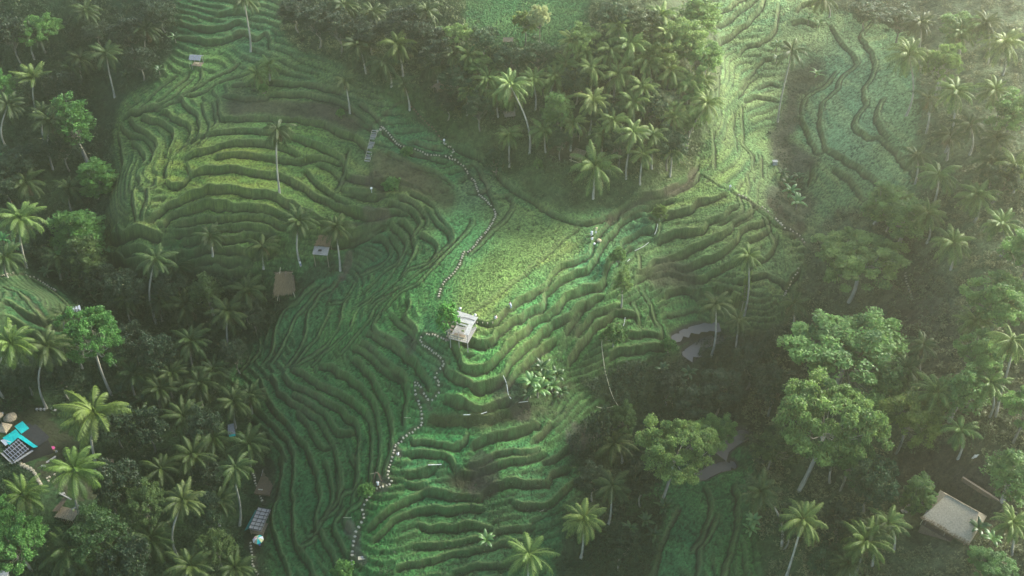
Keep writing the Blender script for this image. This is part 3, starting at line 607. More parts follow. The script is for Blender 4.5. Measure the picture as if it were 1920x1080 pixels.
for i, st in enumerate(['full', 'sparse', 'droop', 'young', 'wind', 'full', 'full', 'full', 'sparse']):
    g = palm_crown(40+i, st); k_ = st
    while k_ in PALMS: k_ += '+'
    PALMS[k_] = g
PMESH = {}
for k, g in PALMS.items():
    o = g.build('crown', M['palm']); PMESH[k] = o.data; bpy.data.objects.remove(o)
dg = Geo(); r_d = np.random.default_rng(3)
for i in range(7): frond(dg, np.array([0, 0, -.3]), i*.9+r_d.random(), -.75-.5*r_d.random(), r_d.uniform(2.4, 3.6), .8, r_d, 12, tint=r_d.random()*.7, fold=.9)
o = dg.build('dead_fronds', M['straw']); DEADM = o.data; bpy.data.objects.remove(o)
def inst(mesh, name, parent, loc=(0, 0, 0), rz=0, sc=1, color=None):
    o = bpy.data.objects.new(name, mesh); COL.objects.link(o); o.parent = parent; o.location = loc; o.rotation_euler = (0, 0, rz)
    o.scale = (sc, sc, sc) if np.isscalar(sc) else sc
    if color: o.color = (*color, 1)
    return o
# ---- labels that single a plant out by what it stands nearest to
MARKS = [('white roofed hut at the field corner', 868, 612), ('white figures in the big field', 1113, 443), ('grey hut above the curved terraces', 370, 113), ('turquoise tarp house', 40, 820), ('teal sided hut with the umbrella', 487, 975),
 ('big pale thatched roof', 1780, 955), ('round leafy tree beside the hut', 842, 590), ('thatched shelters below the curved terraces', 570, 500), ('grey river pool', 1315, 630), ('lower river bend', 1350, 860), ('long plank stairway', 700, 275), ('forking of the stone path', 843, 296),
 ('bowed terraces at upper left', 320, 240), ('walled bottom of the stone path', 680, 1040), ('hairpin of the stone path', 790, 633), ('small tin roof in the hilltop palms', 1082, 228), ('white box by the gully', 1451, 306), ('big banana clump below the field', 1015, 715), ('spreading pale trunked tree', 1240, 840), ('tallest round tree by the river', 1500, 770), ('stone steps down the far left slope', 75, 525),
 ('straw clad deck', 125, 950), ('upper left corner of the view', 0, 0), ('upper right corner of the view', 1920, 0), ('bright meadow at the top', 960, 25), ('lower left corner of the view', 0, 1080), ('lower right corner of the view', 1920, 1080), ('right edge at mid height', 1920, 540), ('left edge at mid height', 0, 330), ('long narrow fields at upper right', 1600, 200), ('stone steps at the right bank', 1460, 415), ('white cloth on the right slope', 1827, 857), ('lone dark palm over the curved terraces', 522, 240)]
NAMED = {}
ORD = ['nearest', 'second nearest', 'third nearest', 'fourth nearest', 'fifth nearest', 'sixth nearest', 'seventh nearest', 'eighth nearest', 'ninth nearest', 'tenth nearest', 'eleventh nearest', 'twelfth nearest']
REG = []
def register(root, desc, x, y): REG.append((root, desc, float(x), float(y)))
def label_all():
    B_ = {}
    for root, desc, x, y in REG:
        best = sorted(MARKS, key=lambda m_: (m_[1]-x)**2+(m_[2]-y)**2)
        best = [b for b in best if (b[1]-x)**2+(b[2]-y)**2 > 150][0]
        dx, dy = x-best[1], y-best[2]; dr = ('right of' if dx > 0 else 'left of') if abs(dx) > abs(dy) else ('below' if dy > 0 else 'above')
        B_.setdefault((desc, dr, best[0]), []).append((dx*dx+dy*dy, root))
    for (desc, dr, mk_), L in B_.items():
        L.sort(key=lambda t: t[0])
        for i, (d, root) in enumerate(L):
            root['label'] = f"{desc} {dr} the {mk_}" if len(L) == 1 else (lambda w: w if len(w.split()) <= 16 else w.replace('leaved ', '').replace('broadleaf ', '').replace('coconut ', '').replace('the small', 'small'))(f"{desc}, {ORD[min(i, 11)]} {dr} the {mk_}")
def plane_hit(px, py, yw):
    r = rays([px], [py])[0]; t = yw/r[1]; return np.array([r[0]*t, yw, CAMH+r[2]*t])
TONE = {'d': (.6, .7, .66), 'n': (1, 1, 1), 'b': (2.1, 2.05, 1.9), 'y': (1.7, 1.55, 1.05), 'w': (3.0, 2.6, 2.6), 'g': (1.15, 1.6, 1.2), 'd2': (.8, .86, .8), 'y2': (1.5, 1.5, 1.0), 'g2': (1.3, 1.55, 1.3), 'w2': (2.2, 2.2, 2.0)}  # w: crown colour lifted to stand in for sunlight
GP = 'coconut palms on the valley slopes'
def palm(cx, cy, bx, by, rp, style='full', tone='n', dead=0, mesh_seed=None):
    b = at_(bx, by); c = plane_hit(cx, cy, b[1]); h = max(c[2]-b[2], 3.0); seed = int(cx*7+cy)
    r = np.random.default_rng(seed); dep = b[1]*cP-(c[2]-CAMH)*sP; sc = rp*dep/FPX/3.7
    tone = {'n': 'b', 'b': 'w'}.get(tone, tone) if 850 < cx < 1360 and cy < 330 else tone  # hilltop palms toned paler, sunlight put into their colour
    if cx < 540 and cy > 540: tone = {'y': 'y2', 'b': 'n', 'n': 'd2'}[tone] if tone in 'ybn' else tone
    root = empty('coconut_palm', (b[0], b[1], b[2]-.25), cat='palm tree', group=GP)
    top = np.array([c[0]-b[0], r.normal(0, .4), c[2]-b[2]]); t = np.linspace(0, 1, 9)[:, None]
    bend = np.array([r.normal(0, .035)*h, r.normal(0, .03)*h, 0])
    P = top*t+np.sin(t*math.pi)*bend*(1-t)+np.array([top[0], top[1], 0])*(-.25)*np.sin(t*math.pi); P[0] = (0, 0, 0)
    g = Geo().tube(P, np.r_[.30, .22, .19, .175, .165, .155, .15, .14, .17]*(.9+.25*sc), 7); g.build('trunk', M['bark'], root, smooth=True)
    sty = style+'+'*int(r.integers(0, 4)) if style == 'full' else (style+'+'*int(r.integers(0, 2)) if style == 'sparse' else style); dead = dead or r.random() < .3
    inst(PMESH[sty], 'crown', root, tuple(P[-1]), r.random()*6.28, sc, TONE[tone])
    if dead: inst(DEADM, 'dead_fronds', root, tuple(P[-1]), r.random()*6, sc*.9)
    dsc = {'y': 'yellow green', 'y2': 'yellow green', 'd2': 'green', 'w': 'pale sunlit', 'b': 'bright green', 'd': 'dark green', 'g': 'fresh green', 'n': 'green'}[tone]
    dsc += {'sparse': ' sparse', 'droop': ' drooping', 'young': ' upright'}.get(style, '')
    sz = 'tall' if h > 15 else ('short' if h < 8 else '')
    register(root, (sz+' '+dsc+' coconut palm').strip(), cx, cy); return root
# crown x,y | base x,y | crown radius px | style | tone | dead
PL = '''22,640,5,745,46,full,y,0;88,648,87,765,42,full,n,0;92,228,99,317,36,full,n,1;62,145,70,212,34,young,b,0;80,212,85,283,30,full,d,0;12,198,13,277,30,full,d,0;198,100,215,182,32,full,n,0;37,408,50,503,42,full,b,1;458,-8,470,97,34,full,n,0
647,148,656,213,27,sparse,n,0;520,240,524,361,33,droop,d,1;482,137,484,165,28,full,b,0;503,122,506,150,26,full,b,0;560,412,564,497,36,full,n,0;630,425,638,507,32,full,n,1;291,480,293,606,38,sparse,n,0;394,440,399,480,30,full,d,0;490,463,494,503,33,sparse,n,0
348,575,355,618,42,full,n,1;463,542,467,607,36,full,n,1;426,588,429,660,38,full,b,0;357,638,362,700,38,full,n,1;375,717,380,762,36,full,n,0;438,755,442,802,38,full,n,0;300,727,304,770,36,full,d,0;175,775,179,868,60,wind,y,0;140,877,157,987,52,full,y,0;42,928,47,972,42,full,y,0
345,777,351,826,40,full,n,0;360,852,365,905,44,full,n,0;466,832,470,875,40,full,n,0;439,880,449,985,38,droop,b,0;344,935,336,1048,40,full,b,0;130,1030,132,1070,54,sparse,n,0;356,1062,352,1110,46,full,b,0;440,1065,443,1100,38,full,n,0;282,1010,284,1050,46,full,d,0
992,1040,985,1110,50,sparse,b,0;1095,965,1089,1046,42,full,b,0;1148,908,1140,985,36,sparse,n,0;1152,830,1166,868,42,sparse,n,0;745,82,756,142,34,full,y,1;718,112,734,162,34,droop,n,0;672,85,687,137,36,full,n,0;757,158,768,206,28,full,n,1;645,10,656,46,30,full,n,0
956,160,993,287,36,full,b,1;930,172,934,218,30,droop,n,0;962,182,964,214,26,droop,n,0;1042,148,1030,190,34,full,b,1;1182,82,1188,142,40,full,w,1;1158,140,1150,188,34,full,b,0;1112,185,1105,252,34,full,b,0;1188,192,1186,252,34,full,n,0;1188,246,1174,334,34,sparse,n,0;1020,240,1023,285,30,full,n,0;1130,248,1128,290,30,full,n,0
1116,312,1112,372,46,full,n,0;1326,190,1288,282,34,full,b,0;1318,150,1312,200,26,full,b,0;1225,252,1222,316,30,sparse,n,0;955,255,955,312,26,full,n,0;1075,228,1070,282,26,full,n,0;1485,92,1458,228,34,sparse,n,0;1706,102,1699,217,40,full,b,0;1790,166,1773,285,38,full,b,0;1742,182,1737,250,32,sparse,n,0;1758,322,1752,382,40,sparse,b,0;1833,362,1828,415,38,full,b,0;1884,78,1880,140,40,full,w,0;1850,42,1852,120,32,full,n,0;1728,45,1724,90,30,full,n,0
1690,384,1662,432,38,sparse,b,0;1785,452,1783,505,38,full,b,0;1898,635,1868,780,42,droop,b,0;1757,735,1728,802,46,full,b,0;1403,478,1396,590,30,full,b,0;1342,568,1333,668,36,sparse,n,0;1384,598,1380,655,28,sparse,n,0;1490,568,1481,640,36,sparse,n,0;1426,918,1466,1023,40,full,n,0;1506,975,1474,1083,44,full,b,0;1624,1015,1598,1085,46,full,y,0;1668,985,1676,1030,40,sparse,b,0;1903,310,1900,360,38,full,b,0;1820,232,1818,290,34,sparse,n,0;1545,-4,1555,32,30,full,y,0
30,1010,34,1050,34,full,n,0;150,640,154,690,32,full,d,0;240,560,244,605,30,full,n,0;330,500,334,540,28,full,d,0;120,590,124,640,30,full,n,0;320,700,324,745,30,full,n,0;260,790,262,835,34,full,n,0;215,920,218,965,36,full,n,0;300,880,304,925,36,sparse,n,0;400,820,402,865,34,full,n,0;410,940,412,985,34,full,d,0;220,1040,222,1085,40,full,n,0;70,560,76,600,0,full,n,0;130,350,134,400,30,full,n,0;60,60,64,110,30,full,d,0;270,60,274,105,30,full,d,0;150,110,153,150,28,full,n,0;160,20,163,60,28,full,n,0;50,340,54,390,34,full,n,0;110,480,114,525,30,full,n,0;1075,75,1072,130,30,full,b,0;1110,125,1106,190,30,full,b,1;1145,95,1142,150,30,full,b,0;1215,110,1218,170,32,full,w,0;1255,130,1250,190,32,full,w,1;1205,160,1200,225,30,full,b,0;1262,215,1258,275,30,full,b,0;1290,150,1286,215,32,sparse,w,0;1095,95,1090,150,28,droop,b,0;1000,150,1004,205,30,full,b,0;915,150,912,200,30,full,n,0;880,170,876,215,28,full,n,0;1150,225,1148,285,30,full,b,0;1295,60,1292,110,32,wind,w,0;1325,110,1320,160,30,wind,w,0;1250,60,1246,120,32,full,w,0;1160,45,1156,100,30,full,w,0;850,100,846,150,28,full,n,0;1055,190,1052,240,26,full,n,0;1205,290,1200,345,28,sparse,b,0;1260,280,1256,330,28,sparse,n,0;820,120,822,165,26,full,n,0;1765,110,1762,170,32,full,n,0;1800,60,1796,115,32,full,b,0;1868,170,1864,235,34,full,b,0;1780,250,1776,300,32,sparse,n,0;1720,290,1716,345,34,sparse,n,0;1870,260,1866,320,34,full,n,0;1880,420,1876,480,36,full,b,0;1740,400,1738,455,34,full,b,0;1650,330,1648,380,0,full,n,0;1830,600,1826,660,36,full,b,0;1700,690,1696,745,36,full,n,0;1860,720,1856,780,36,full,b,0;1800,800,1796,860,36,sparse,b,0;1640,1000,1636,1060,36,full,n,0;1560,850,1556,905,34,sparse,n,0;1900,980,1898,1040,36,full,b,0;250,700,252,740,32,full,d,0;400,690,402,735,32,full,d,0;300,560,304,600,30,full,d,0;470,740,472,775,30,full,n,0;10,480,14,520,34,full,n,0;130,130,134,170,28,full,d,0;560,160,560,160,0,full,n,0;1590,1050,1586,1100,34,full,n,0;1730,640,1726,700,30,sparse,n,0;1860,300,1856,350,34,full,n,0;1240,30,1238,80,34,full,w,0;880,100,878,140,30,full,n,0;1060,120,1056,160,30,full,n,0;800,20,798,60,30,full,n,0;700,20,702,60,28,full,n,0'''
for t in PL.replace('\n', ';').split(';'):
    a = t.split(','); v = [float(q) for q in a[:5]]
    if v[4] > 0: palm(*v, a[5], a[6], int(a[7]))
# ---------------------------------------------------------------- broadleaf trees
def tree_geo(seed, H, R, base, style='dome', nl=9000, ls=.30):
    """trunk with forking limbs; leaf clumps gathered round the limb tips. H total height, R crown radius, base = crown start height"""
    r = np.random.default_rng(seed); tr = Geo(); lf = Geo(); tips = []
    fork = np.array([r.normal(0, .03)*H, r.normal(0, .03)*H, base]); t = np.linspace(0, 1, 6)[:, None]; r0 = .018*H+.06
    tr.tube(fork*t+np.sin(t*3.14)*np.array([r.normal(0, .02)*H, r.normal(0, .02)*H, 0]), np.linspace(r0*1.25, r0*.8, 6), 8)
    def limb(p, d, L, rad, depth):
        n = 5; P = [p]; dd = d.copy()
        for i in range(n-1):
            dd = dd+r.normal(0, .13, 3)+np.array([0, 0, .05]); dd /= np.linalg.norm(dd); P.append(P[-1]+dd*L/(n-1))
        P = np.array(P); tr.tube(P, np.linspace(rad, rad*.5, n), 5, cap=False)
        if depth == 0: tips.append(P[-1]); tips.append(P[-2]+r.normal(0, .3, 3)); return
        for i in range(r.integers(2, 4)):
            nd = dd+r.normal(0, .55, 3); nd[2] = nd[2]*.6+(.25 if style != 'flat' else .08); nd /= np.linalg.norm(nd); limb(P[-1], nd, L*r.uniform(.55, .8), rad*.55, depth-1)
        if r.random() < .6:
            nd = dd+r.normal(0, .6, 3); nd /= np.linalg.norm(nd); limb(P[2], nd, L*.6, rad*.45, max(0, depth-1))
    nb = r.integers(4, 7)
    for i in range(nb):
        a = i*6.283/nb+r.normal(0, .3); e = {'dome': r.uniform(.5, 1.2), 'flat': r.uniform(.35, .8), 'tall': r.uniform(.8, 1.35)}[style]
        limb(fork*(1-.15*r.random()), np.array([math.cos(a)*math.cos(e), math.sin(a)*math.cos(e), math.sin(e)]), R*.62 if style != 'tall' else (H-base)*.4, r0*.5, 2)
    T = np.array(tips); c = np.array([fork[0], fork[1], base]); q = T-c; rad = np.hypot(q[:, 0], q[:, 1]); s = R*.86/np.percentile(rad, 92); q[:, :2] *= s; zs_ = (H-base)*.9/max(np.percentile(q[:, 2], 95), .1); q[:, 2] *= zs_
    q[:, 2] = np.maximum(q[:, 2], -.12*(H-base))
    if style != 'none':                      # clumps spread over the dome between the limb tips
        m_ = int(len(q)*1.5); az = r.random(m_)*6.283; rr_ = np.sqrt(r.random(m_))*R*.9; bl = 1+.16*np.sin(az*3+seed)+.1*np.sin(az*5+2*seed); zz = (H-base)*np.sqrt(np.clip(1-(rr_/R)**2, 0, 1))*r.uniform(.55 if style != 'tall' else .1, .95, m_)
        q = np.vstack([q, np.stack([np.cos(az)*rr_*bl, np.sin(az)*rr_*bl, zz], -1)])
    for Vv in tr.V:
        up = Vv[:, 2] > base+.05; Vv[up, :2] = c[:2]+(Vv[up, :2]-c[:2])*s*.85; Vv[up, 2] = base+(Vv[up, 2]-base)*zs_*.85
    T = q+c; k = max(12, nl//len(T)); cl = R*{'dome': .135, 'flat': .115, 'tall': .18}[style]
    for p in T:
        n = int(k*r.uniform(.5, 1.5)); o = r.normal(0, 1, (n, 3)); o /= np.linalg.norm(o, axis=1)[:, None]; o *= (r.random(n)**.4)[:, None]*cl*r.uniform(.7, 1.35); o[:, 2] *= .35 if style == 'flat' else .5
        lf.leaves(p+o, ls, .45, .5, np.full(n, np.clip(r.normal(.5, .22), 0, 1)), r)
    # extra limbs reaching the stretched tips so that no clump floats
    for p in T[::5]:
        m_ = (p+fork)/2+np.array([0, 0, -.06*R]); p = fork+(p-fork)*.8; tr.tube(np.array([fork, m_, p]), [r0*.32, r0*.2, r0*.07], 4, cap=False)
    return tr, lf
TV = {}
for key, a in dict(dome1=(1, 11, 6.4, 5.2, 'dome', 17000, .23), dome2=(2, 12, 6, 4.0, 'dome', 11000, .30), flat1=(3, 12, 8, 7.5, 'flat', 27000, .20), flat2=(4, 12, 7, 7.2, 'flat', 22000, .21), tall1=(5, 14, 3.6, 5.5, 'tall', 7000, .26), tall2=(6, 14, 3.2, 4, 'tall', 6500, .28), bush1=(7, 4, 2.6, .6, 'dome', 1500, .26), bush2=(8, 4, 2.8, .5, 'dome', 1300, .30), round1=(9, 5, 2.6, 1.2, 'dome', 2600, .30)).items():
    tr, lf = tree_geo(*a); A_ = tr.build('trunk', M['bark2'] if 'dome' in key or 'bush' in key else M['bark'], smooth=True); B_ = lf.build('crown', M['dark'] if key in ('bush1', 'dome2') else M['leaf'])
    TV[key] = (A_.data, B_.data, a[1], a[2], a[3]); bpy.data.objects.remove(A_); bpy.data.objects.remove(B_)
CREAM = leafmat('blossoming_crown', (.16, .15, .075), (.34, .31, .17), .35)
def tree(cx, cy, by, rx, kind, tone='n', bx=None, desc=None, grp='broadleaf trees in the valley', mt=None, name='broadleaf_tree', top=None):
    """cx,cy crown centre px; by base px; rx crown radius px; top = crown top px"""
    bx = cx if bx is None else bx; b = at_(bx, by); a, c_, H, R, base = TV[kind]
    dep = b[1]*cP-(b[2]-CAMH)*sP; s = rx*dep/FPX/R
    ctr = plane_hit(cx, cy, b[1]); hz = max(ctr[2]-b[2], 1.0); sz = hz/(base+(H-base)*.5); sz = min(max(sz, .5*s), 3.2*s)
    root = empty(name, (b[0], b[1], b[2]-.2), rz=0, cat='tree' if 'tree' in name else 'shrub', group=grp); sd = int(cx*3+cy*5)
    root.scale = (s, s, sz); rz = (sd*1.7) % 6.28
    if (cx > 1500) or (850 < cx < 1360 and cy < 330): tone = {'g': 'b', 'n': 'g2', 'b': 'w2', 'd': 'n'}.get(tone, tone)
    inst(a, 'trunk', root, (0, 0, 0), rz, 1)
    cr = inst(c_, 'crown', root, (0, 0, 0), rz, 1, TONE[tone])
    if mt: cr.material_slots[0].link = 'OBJECT'; cr.material_slots[0].material = mt
    register(root, desc or {'d': 'dark', 'n': 'green', 'g2': 'green', 'b': 'light green', 'w2': 'light green', 'g': 'vivid green', 'y': 'yellow green', 'w': 'pale sunlit'}[tone]+' '+{'dome': 'rounded broadleaf tree', 'flat': 'spreading feathery tree', 'tall': 'slender broadleaf tree', 'bush': 'leafy shrub', 'roun': 'compact round tree'}[kind[:4]], cx, cy)
    return root
BT = '''85,50,98,46,dome1,g;190,55,85,30,dome2,n;165,215,305,36,tall1,g;185,330,372,36,tall2,g;163,430,505,50,tall1,g;210,622,742,56,flat2,g;175,480,540,34,tall2,n;100,440,490,30,dome2,n;20,160,220,30,dome1,g
1240,832,942,76,flat1,b;1330,805,860,40,dome1,b;1565,650,740,112,dome1,b;1498,768,920,98,flat1,b;1592,478,566,84,flat2,g;1680,405,470,40,tall1,g;1640,370,420,36,tall2,g;1575,860,920,50,dome1,n;1680,780,850,58,dome1,y;1650,720,780,40,tall1,n;1850,560,640,66,dome1,b;1900,470,560,60,dome1,b;1820,660,730,50,dome1,g;1780,720,790,40,tall1,g;1870,210,290,50,dome1,g;1790,45,100,44,dome1,g;1680,40,80,40,dome2,n;1620,20,55,36,dome2,n;1740,110,215,36,flat2,g;1860,330,380,40,dome2,n;1900,760,830,50,dome1,b;1880,880,940,46,tall1,g;1620,900,960,46,dome2,n;1560,980,1030,40,dome2,d;1840,1060,1090,46,dome1,n;1700,920,960,30,tall2,n
1090,70,128,36,dome1,w;985,40,85,28,dome1,y;910,70,110,30,dome2,b;1230,95,150,44,dome1,y;1270,60,120,50,dome1,w;1300,100,160,50,dome1,w;1310,20,80,40,tall1,w;1200,40,90,40,dome2,y;1150,30,80,36,dome2,n;1130,90,130,30,dome2,n;1240,195,240,34,dome1,w;1280,160,215,40,dome1,b;1290,220,262,36,dome1,n;1250,270,320,36,dome2,n;1040,200,262,28,tall1,g;860,60,100,30,dome1,b;820,100,150,36,dome2,n;860,150,195,36,dome2,n;800,60,100,34,dome2,n;760,40,90,36,dome2,d;700,60,105,36,dome2,n;640,50,100,34,dome2,n;600,40,90,36,dome2,n;560,20,60,34,dome2,d;900,120,160,30,dome1,n;960,110,150,34,dome2,n;1010,100,145,34,dome2,n;1080,150,195,34,dome2,n;900,200,245,30,dome2,n;840,190,225,28,dome2,n;1130,210,255,30,dome2,n;1220,200,250,30,dome2,n;1160,270,315,32,dome2,n;1050,260,300,24,dome2,n;930,300,330,24,bush1,n
60,300,350,40,dome2,n;20,340,390,40,dome2,n;130,270,320,34,dome2,n;250,60,110,36,dome2,d;310,20,60,34,dome2,n;130,160,210,34,dome2,d;40,60,120,34,dome2,d;270,110,150,30,dome2,d;80,560,500,0,dome2,d;250,540,590,40,dome2,n;330,530,575,34,dome2,n;200,520,565,34,dome2,d;400,540,590,30,tall1,n;260,640,690,36,dome2,n;310,660,720,36,dome2,n;130,700,750,40,dome2,n;60,700,740,36,dome2,n;230,790,840,40,dome2,n;290,800,850,38,dome2,d;400,800,850,34,dome2,n;240,900,960,44,dome2,d;290,940,1000,42,dome1,n;200,1000,1060,60,dome1,d;60,1010,1070,56,dome1,g;20,960,1020,44,dome1,g;400,960,1010,36,dome2,n;420,1020,1070,36,dome1,n;250,1050,1100,50,dome2,d;400,890,930,30,dome2,d;480,590,630,26,dome2,n;450,660,700,26,dome2,n;60,480,0,0,dome2,n
1160,780,830,30,dome1,n;1290,760,810,40,dome2,n;1340,730,780,44,dome2,n;1250,720,760,30,dome2,d;1400,680,730,40,dome2,n;1440,720,780,40,dome2,n;1380,900,930,0,dome1,n;1200,900,950,34,dome2,d;1110,900,940,34,dome2,n;1240,1000,1040,0,dome2,n;1160,1020,1070,36,dome2,n;1450,640,690,30,dome2,n;1440,830,880,44,dome1,n;1120,800,840,26,bush1,n;1470,980,1030,34,dome2,n;1540,1050,1090,36,dome2,n'''
for t in BT.replace('\n', ';').split(';'):
    a = t.split(',')
    if float(a[3]) > 0: tree(*[float(q) for q in a[:4]], a[4], a[5])
tree(1240, 190, 236, 32, 'dome1', 'n', desc='cream blossoming round tree', mt=CREAM)
tree(1012, 30, 90, 24, 'dome1', 'n', desc='pinkish blossoming tree', mt=CREAM)
TONE['v'] = (1.9, 2.6, 2.0); tree(842, 592, 632, 23, 'round1', 'v', desc='compact round large leaved tree', grp='small trees on the terraces')
for x, y, b, rr, k, tn in [(1165, 522, 575, 17, 'tall1', 'b'), (1157, 478, 500, 16, 'round1', 'b'), (1237, 395, 412, 15, 'round1', 'y'), (1150, 625, 650, 22, 'round1', 'g'), (705, 915, 930, 0, 'bush1', 'g'), (690, 918, 930, 17, 'bush2', 'g'), (1252, 645, 662, 14, 'round1', 'g'), (1390, 510, 590, 8, 'tall2', 'y'), (735, 343, 356, 17, 'bush2', 'g'), (765, 282, 293, 13, 'bush2', 'g'), (1008, 305, 315, 9, 'bush2', 'g'), (646, 1068, 1085, 22, 'bush2', 'g'), (780, 1010, 1030, 0, 'bush2', 'g'), (640, 210, 220, 9, 'bush2', 'g'), (1430, 845, 870, 26, 'bush1', 'n'), (497, 165, 178, 10, 'bush2', 'g')]:
    if rr: tree(x, y, b, rr, k, tn, grp='small trees on the terraces', name='broadleaf_tree' if k[:4] in ('tall', 'roun') else 'leafy_shrub')
# ---------------------------------------------------------------- banana plants
def banana_geo(seed, nf=9, L=2.6):
    r = np.random.default_rng(seed); g = Geo()
    for i in range(nf):
        az = i*2.4+r.normal(0, .2); el = 1.35-.9*i/nf+r.normal(0, .1); n = 9; t = np.linspace(0, 1, n); ang = el-1.5*t**1.3; Ln = L*r.uniform(.8, 1.1); ds = Ln/(n-1)
        x = np.r_[0, np.cumsum(np.cos(ang[:-1]))*ds]; z = np.r_[0, np.cumsum(np.sin(ang[:-1]))*ds]; d = np.array([math.cos(az), math.sin(az), 0]); s = np.array([-math.sin(az), math.cos(az), 0])
        P = np.array([0, 0, 1.6])+x[:, None]*d+z[:, None]*np.array([0, 0, 1]); w = (.36*np.sin(np.pi*np.clip(t*.86+.1, 0, 1))**.7)[:, None]; w[0] = .04
        dn = np.array([0, 0, -.10])*(w > .05); V = np.concatenate([P-s*w+dn, P, P+s*w+dn]); j = np.arange(n-1)
        g.add(V, np.concatenate([np.stack([j, j+1, n+j+1, n+j], -1), np.stack([n+j, n+j+1, 2*n+j+1, 2*n+j], -1)]), np.clip(r.normal(.5, .25), 0, 1))
    return g
BM = []
for i in range(3):
    o = banana_geo(70+i).build('crown', M['bana']); BM.append(o.data); bpy.data.objects.remove(o)
o = Geo().tube([(0, 0, 0), (0, 0, .8), (0, 0, 1.7)], [.16, .13, .08], 7).build('stem', M['bark2']); STEM = o.data; bpy.data.objects.remove(o)
def banana(x, y, s=1, tone='n', i=0):
    b = at_(x, y); root = empty('banana_plant', (b[0], b[1], b[2]-.15), cat='banana plant', group='banana plants in clumps'); root.scale = (s, s, s)
    inst(STEM, 'stem', root); inst(BM[i % 3], 'crown', root, (0, 0, 0), (x*1.3+y) % 6.28, 1, TONE[tone]); register(root, {'n': 'green', 'b': 'pale green', 'g': 'fresh green', 'd': 'dark'}[tone]+' broad leaved banana plant', x, y)
BN = [(995, 728, 1.3, 'b'), (1008, 745, 1.4, 'b'), (1020, 722, 1.3, 'b'), (1035, 735, 1.1, 'b'), (1042, 715, 1.1, 'n'), (1015, 700, 1.1, 'n'), (1050, 745, 1.0, 'n'), (990, 748, .9, 'n'), (1480, 372, 1.2, 'b'), (1492, 392, 1.3, 'b'), (1475, 352, 1.0, 'n'), (1465, 335, .9, 'n'), (1495, 340, .9, 'n'), (912, 1022, 1.0, 'b'), (1515, 45, 1.0, 'b'), (1535, 52, .9, 'b'), (1530, 150, 1.0, 'b'), (1455, 95, .9, 'b'), (1455, 118, .9, 'n'),
 (1270, 735, 1.1, 'n'), (1290, 710, 1.0, 'n'), (1240, 700, .9, 'n'), (1310, 745, 1.1, 'n'), (1260, 760, 1.0, 'd'), (1210, 985, 1.0, 'n'), (1245, 960, 1.1, 'n'), (1225, 1010, .9, 'd'), (1180, 1000, 1.0, 'n'), (20, 300, 1.1, 'g'), (45, 310, 1.1, 'g'), (10, 460, 1.1, 'g'), (30, 475, 1.1, 'g'), (60, 480, 1.0, 'n'), (90, 520, 1.0, 'n'), (150, 540, 1.0, 'n'), (170, 555, 1.1, 'n'), (180, 565, 1.0, 'n'), (130, 520, 1.0, 'd'), (270, 130, .9, 'n'), (300, 140, .9, 'n'), (240, 150, .9, 'd'), (330, 80, .9, 'n'), (790, 80, 1.1, 'b'), (815, 70, 1.1, 'b'), (1620, 35, .9, 'n'), (1410, 985, 1.0, 'b'), (1405, 1000, .9, 'b'), (1830, 1000, 1, 'n'), (1855, 1020, 1, 'b'), (230, 745, 1, 'd'), (270, 760, 1, 'd'), (270, 830, 1, 'n'), (390, 800, 1, 'n'), (1650, 790, 1.2, 'b'), (1622, 772, 1.2, 'b')]
for i, (x, y, s, t) in enumerate(BN): banana(x, y, s, t, i)
# ---------------------------------------------------------------- undergrowth (nobody could count it): leaf clumps over each wild patch
def undergrowth(name, label, poly, dens, m, size, seed, hole=None, ht=(.3, 1.8), lpc=26, mount=True):
    r = np.random.default_rng(seed); P = np.array(poly); bb = (max(-40, P[:, 0].min()), min(1960, P[:, 0].max()), max(-40, P[:, 1].min()), min(1120, P[:, 1].max()))
    n = int((bb[1]-bb[0])*(bb[3]-bb[2])/82*dens); x = r.uniform(bb[0], bb[1], n); y = r.uniform(bb[2], bb[3], n); k = inpoly(x, y, poly)
    for h_ in (hole or []): k &= ~inpoly(x, y, h_)
    q = cast(x[k], y[k], Z); nz_ = vnoise(q[:, 0], q[:, 1], 4.5, 21); q = q[nz_ > -.55+.0*q[:, 0]]; nz_ = nz_[nz_ > -.55]
    N_ = len(q); rad = r.uniform(.5, 1.3, N_); hh = ht[0]+(ht[1]-ht[0])*np.clip(.5+.5*nz_+r.normal(0, .2, N_), 0, 1); c = np.repeat(q, lpc, 0)
    o = r.normal(0, 1, (N_*lpc, 3)); o /= np.linalg.norm(o, axis=1)[:, None]; o[:, 2] = np.abs(o[:, 2]); o *= np.repeat(np.stack([rad, rad, hh], -1), lpc, 0)*(r.random((N_*lpc, 1))**.3)
    g = Geo().leaves(c+o, size, .55, .42, np.repeat(np.clip(r.normal(.45, .25, N_), 0, 1), lpc), r)
    return tag(g.build(name, m), label, kind='stuff')
VIL = PV('-40,770 60,770 120,790 150,830 140,870 225,860 225,900 200,930 190,960 175,1000 90,1000 70,900 40,880 -40,860'); HUT = PV('455,862 520,862 520,1040 460,1090 450,1000')
HUT2 = PV('500,480 600,450 670,440 680,510 560,550 500,570')
undergrowth('undergrowth', 'dark tangled undergrowth filling the left gully', Z_LEFT, 1.05, M['jungle'], .27, 1, [Z_HOLE, VIL, HUT, HUT2], (.5, 3.0), 30)
undergrowth('undergrowth', 'dense undergrowth beneath the hilltop palms', PV('525,60 560,95 640,120 690,160 790,165 850,230 930,255 1000,330 1100,350 1180,340 1300,310 1335,230 1350,140 1345,60 1325,-30 1100,-30 1100,40 1080,85 1000,95 900,80 870,45 870,-30 525,-30'), .9, M['hill'], .26, 2, [PV('1040,200 1110,200 1110,310 1050,310')], (.4, 2.4), 26)
